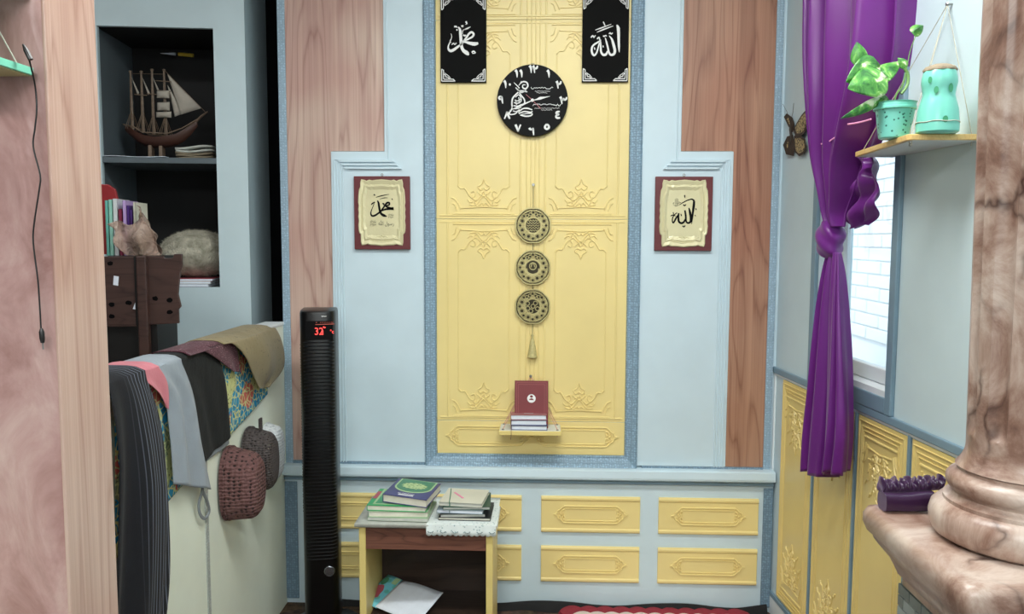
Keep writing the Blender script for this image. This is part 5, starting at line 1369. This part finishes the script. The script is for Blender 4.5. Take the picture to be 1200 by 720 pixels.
def knot(u, v):
    a_ = 2*PI*u; b_ = PI*v
    rx = .046*(1+.10*math.sin(3*a_+b_*2)); rz = .060
    x = rx*math.sin(b_)**.7*math.cos(a_); y = .042*math.sin(b_)**.7*math.sin(a_); z = -rz*math.cos(b_)
    d_ = 1+.09*math.sin(6*b_+3*math.cos(a_)+1.5*math.sin(a_))
    return (kx+(x*d_)+.18*z*.6, -CO+y*d_, kz_+z-.25*x)
q.grid(knot, 40, 30, True); q.build('knot', 'curtain_purple', t_, True)
# loose ruffled end beside the knot
q = MB()
rr_ = cr([(183, 996, 1020), (200, 1000, 1030), (225, 998, 1032), (248, 992, 1026), (266, 991, 1016)], 7); m_ = len(rr_)-1
def ruff(u, v):
    y, a_, b_ = rr_[min(m_, round(v*m_))]; x0, z0 = cpos(a_, y, .06); x1, z1 = cpos(b_, y, .06)
    return (x0+(x1-x0)*u+.006*math.sin(v*14+u*4), -.06-.016*math.sin(u*13+v*4)-.010*math.sin(v*17+u*3), z0+(z1-z0)*u+.006*math.sin(u*15))
q.grid(ruff, 40, m_); q.build('loose_end', 'curtain_purple', t_, True, solid=.0012)
plain('bead_pink', lin(236, 150, 200), .3)
q = MB()
for pts in ([(959, 170), (966, 168), (972, 166), (980, 161), (984, 159)], [(991, 146), (1000, 145), (1010, 143), (1021, 140)]):
    for px, py in cr(pts, 6):
        x, z = cpos(px, py, CO+.045); q.sphere((x, -CO-.047, z), .0028, 6, 4)
q.build('bead_strands', 'bead_pink', t_, True, kind='stuff')

# ---- butterfly on the wall
plain('wing_dark', lin(54, 46, 38), .6, vary=.3, vscale=60)
t = NT('wing_scales'); o = t.obj(); v = t.n('TexVoronoi', {'feature': 'DISTANCE_TO_EDGE'}, Vector=o, Scale=70.0).outputs[0]
t.set(Base_Color=t.ramp(v, [(.03, lin(40, 34, 26)), (.12, lin(176, 158, 116))]), Roughness=.6); MT['wing_scales'] = t.m
t_ = thing('butterfly', 'brown patterned butterfly ornament on the right wall beside the curtain', 'ornament', wr_loc, WRZ)
def wing(name, ptsA, mat, parent, y_at, grow=1.0, dy=0.0):
    P_ = [rw(x, y, .02) for x, y in ptsA]; cxx = sum(p[0] for p in P_)/len(P_); czz = sum(p[1] for p in P_)/len(P_)
    P_ = [(cxx+(a_-cxx)*grow, czz+(b_-czz)*grow) for a_, b_ in P_]
    q = MB(); n_ = len(P_)
    q.v += [(a_, -y_at(a_)-dy, b_) for a_, b_ in P_]+[(a_, -y_at(a_)-dy+.0015, b_) for a_, b_ in P_]
    q._f(*range(n_)); q._f(*reversed(range(n_, 2*n_)))
    for i in range(n_): j = (i+1) % n_; q._f(i, j, n_+j, n_+i)
    return q.build(name, mat, parent)
bx0 = rw(925, 150, .02)[0]
ya = lambda x: .008+.06*max(0, x-bx0)
yb = lambda x: .008+.25*max(0, bx0-x)
W1 = [(926, 152), (930, 145), (937, 135), (944, 128), (951, 126), (950, 133), (945, 146), (941, 156), (936, 160), (929, 160)]
W2 = [(927, 159), (936, 159), (942, 163), (944, 172), (941, 180), (934, 183), (929, 179), (927, 170)]
W3 = [(925, 155), (922, 148), (919, 137), (921, 133), (925, 138), (927, 146)]; W4 = [(925, 158), (921, 160), (918, 170), (920, 181), (926, 183), (928, 172)]
for i, (w_, f_) in enumerate(((W1, ya), (W2, ya), (W3, yb), (W4, yb))):
    o_ = wing('wing', w_, 'wing_dark', t_, f_); wing('wing_pattern', w_, 'wing_scales', o_, f_, .76 if i < 2 else .5, .0012)
P_ = [rw(x, y, .012) for x, y in ((926, 145), (926, 152), (927, 160), (926, 172))]
MB().tube([(a_, -.011, b_) for a_, b_ in P_], [.003, .005, .005, .002], 7).build('body', 'wing_dark', t_, True)
for tip in ((921, 122), (934, 121)):
    P_ = [rw(x, y, .012) for x, y in ((926, 145), ((926+tip[0])/2+1, 132), tip)]; MB().tube([(a_, -.012-.006*k, b_) for k, (a_, b_) in enumerate(P_)], .0007, 4).build('antenna', 'wing_dark', t_)

# ---- corner shelf with plant and vase
xf_, zsh = rw(1002, 184, .11); fo = -.11
pB = atZ(1065, 164, zsh)
lo = rloc
B_ = lo(pB); nearx = B_[0]+.015
wood('shelf_pine', lin(232, 198, 130), lin(206, 160, 92), stretch=(20, 20, 2), axis='X')
plain('shelf_white', lin(206, 212, 214), .6)
t_ = thing('hanging_shelf', 'pale wooden shelf on strings at the right wall, carrying plant and vase', 'shelf', (XR, 0, zsh), WRZ)
poly = [(xf_, -.003), (xf_, fo), (B_[0]-.012, B_[1]), (B_[0], B_[1]+.006), (B_[0]+.012, -.003)]
MB().prism(poly, 0, .014, 'xy').build('board', 'shelf_pine', t_, bevel=.002)
MB().prism([(xf_+.006, -.004), (xf_+.006, fo+.006), (B_[0]-.014, B_[1]+.008), (B_[0]-.004, B_[1]+.012), (B_[0]+.006, -.004)], -.0015, 0, 'xy').build('underside', 'shelf_white', t_)
nx_, nz_ = rw(1116, 5); nz_ -= zsh
for (x, y) in ((xf_+.014, fo+.014), (B_[0]-.02, B_[1]+.012), (B_[0]-.012, B_[1]+.014), (B_[0]-.004, -.02)):
    MB().tube([(x, y, -.012), (x, y, .014), (nx_, -.012, nz_)], .0011, 5).build('string', 'string_grey', t_)
MB().sphere((B_[0]-.016, B_[1]+.013, -.010), .004, 8, 6).build('string_knot', 'steel', t_)
MB().lathe([(.003, 0), (.003, .012), (.006, .013), (.004, .016)], 8, (nx_, 0, nz_), axis='y').build('nail', 'steel', t_)
top = zsh+.0144
# plant pot
pot = atZ(1047.5, 163, top); sc = (pot-CAM).dot(CR @ Vector((0, 0, -1)))/F     # metres per pixel there
def clampx(p, m):
    y = rloc(p)[1]
    return p+RN*max(0, m+y)
pot = clampx(pot, .052)
t = NT('pot_mint'); o = t.obj(); v = t.n('TexVoronoi', None, Vector=o, Scale=95.0).outputs[0]
t.set(Base_Color=t.mix(t.ramp(v, [(.20, (1, 1, 1)), (.27, (0, 0, 0))]), lin(124, 206, 192), lin(44, 108, 96)), Roughness=.3); MT['pot_mint'] = t.m
plain('mint_gloss', lin(124, 208, 190), .28, vary=.05); plain('soil', lin(60, 46, 36), .95, bump=1, bscale=60)
t_ = thing('potted_plant', 'variegated pothos in a mint green pot on the hanging shelf', 'plant', (pot.x, pot.y, top))
r0, r1, hpz = 17*sc, 22*sc, 33*sc
MB().lathe([(r0*.9, 0), (r0, .003), (r1*.97, hpz), (r1*.90, hpz), (r1*.88, hpz-.004)], 36).build('pot', 'pot_mint', t_, 40)
MB().lathe([(r1*.97, hpz-.001), (r1*1.08, hpz+.001), (r1*1.08, hpz+.006), (r1*1.02, hpz+.007), (r1*1.02, hpz+.016), (r1*1.06, hpz+.018), (r1*.95, hpz+.019), (r1*.9, hpz)], 36, cap=False).build('pot_rim', 'mint_gloss', t_, 40)
MB().lathe([(r1*.93, hpz+.008), (.001, hpz+.012)], 24, cap=False).build('soil', 'soil', t_)
t = NT('leaf_green'); o = t.obj(); n1 = t.noise(t.map(o, (1, 1, 1)), 28, 4, .6, .8)
t.set(Base_Color=t.ramp(n1, [(.36, lin(38, 96, 44)), (.50, lin(78, 146, 62)), (.58, lin(130, 182, 92)), (.64, lin(226, 232, 200))]), Roughness=.32); MT['leaf_green'] = t.m
plain('stem_green', lin(110, 150, 84), .5)
CF = CR @ Vector((0, 0, -1)); CRt = CR @ Vector((1, 0, 0)); CU = CR @ Vector((0, 1, 0))
def pv(px, py, d=0.0):
    """place at the pot's own distance, shifted d away from the viewer, in pot coordinates"""
    r_ = ray(px, py); base_d = (Vector((pot.x, pot.y, top))-CAM).dot(CF)
    return CAM+r_*((base_d+d)/r_.dot(CF))-Vector((pot.x, pot.y, top))
def leaf(base, tip, wpx, d0, d1, curl=.25, roll=0.0):
    A_ = pv(*base, d0); B2 = pv(*tip, d1); ax = B2-A_; L_ = ax.length; ax.normalize()
    side = ax.cross(CF).normalized(); nrm = side.cross(ax).normalized(); side = (side*math.cos(roll)+nrm*math.sin(roll)); nrm = side.cross(ax).normalized()
    w = wpx*sc/2
    def f(u, v):
        prof_ = (math.sin(PI*min(1, v**.62))**.8)*(1-.15*v) if 0 < v < 1 else 0
        s_ = (2*u-1)
        back = -.10*L_*(1-v)**3*abs(s_)
        return tuple(A_+ax*(v*L_+back)+side*(s_*w*prof_)+nrm*(curl*w*abs(s_)*prof_-curl*.8*w*math.sin(PI*v)+.02*w*math.sin(v*14+s_*3)))
    q = MB(); q.grid(f, 10, 14); return q.build('leaf', 'leaf_green', t_, True, solid=.0008)
leaf((1028, 78), (991, 96), 38, -.01, -.03, .2, .2); leaf((1036, 92), (993, 104), 42, -.03, -.05, .25, -.2); leaf((1008, 74), (1004, 49), 20, .0, .0, .2, .3)
leaf((1026, 92), (1056, 72), 26, .01, .02, .25, .5); leaf((1032, 118), (985, 139), 15, -.02, -.04, .3, .6); leaf((1062, 78), (1052, 68), 12, .0, .0, .3, 0); leaf((1070, 38), (1082, 30), 15, .0, .0, .7, .2); leaf((1018, 82), (1008, 68), 24, .01, .0, .3, 0); leaf((1040, 118), (1018, 122), 16, 0, -.02, .4, .3)
for pts, r in (([(1047, 130), (1050, 112), (1058, 100), (1062, 84)], .0022), ([(1062, 84), (1066, 62), (1073, 42)], .0011), ([(1043, 130), (1036, 112), (1026, 96)], .0017), ([(1041, 130), (1034, 122), (1030, 118)], .0014), ([(1026, 96), (1014, 84), (1008, 74)], .0012), ([(1056, 110), (1063, 100), (1064, 88), (1060, 80)], .004)):
    MB().tube(cr([tuple(pv(x, y, 0)) for x, y in pts], 5), r, 6).build('stem', 'stem_green', t_, True)
# mint vase
vs = clampx(atZ(1098, 157, top), .054); sc2 = (vs-CAM).dot(CF)/F
t_ = thing('mint_vase', 'mint green waisted jar with a tied cloth lid beside the plant', 'jar', (vs.x, vs.y, top))
k_ = sc2
prof = [(20, 0), (23, 2), (23.2, 10), (22.6, 16), (21.5, 28), (18.8, 38), (17.2, 44), (18.2, 52), (19.4, 58), (19, 64), (17.6, 70), (16.5, 73)]
MB().lathe([(min(r*k_, .0535), z*k_) for r, z in prof], 40).build('jar_body', 'mint_gloss', t_, 50)
q = MB().lathe([(17.6*k_, 71.5*k_), (18*k_, 73*k_), (15*k_, 77*k_), (8*k_, 79.5*k_), (.001, 80*k_)], 30, fn=lambda r, z, a_: r*(1+.05*math.sin(a_*9)))
plain('burlap', lin(156, 140, 118), .9, bump=.6, bscale=200); q.build('cloth_lid', 'burlap', t_, 50)
rad = lambda z: min(.0535, [r for r, zz in prof if zz >= z][0]*k_)
for (a_, z, s_) in ((215, 60, 3.2), (236, 48, 3.4), (285, 50, 4.2), (218, 30, 3.6), (265, 14, 3.2), (262, 66, 0)):
    if not s_: continue
    q = MB(); n_ = 12
    for k in range(n_):
        da = s_*math.cos(2*PI*k/n_)/20*.8; dz = s_*1.25*math.sin(2*PI*k/n_); r = rad(z)+.0012; q.v.append((r*math.cos(R(a_)+da), r*math.sin(R(a_)+da), (z+dz)*k_))
    q._f(*range(n_)); q.build('painted_spot', 'mint_dark', t_)
MB().tube([((min(.0535, 22.9*k_)+.001)*math.cos(2*PI*k/40), (min(.0535, 22.9*k_)+.001)*math.sin(2*PI*k/40), 12.5*k_+.001*math.sin(k)) for k in range(40)], .0012, 5, True).build('cord_band', 'string_grey', t_)
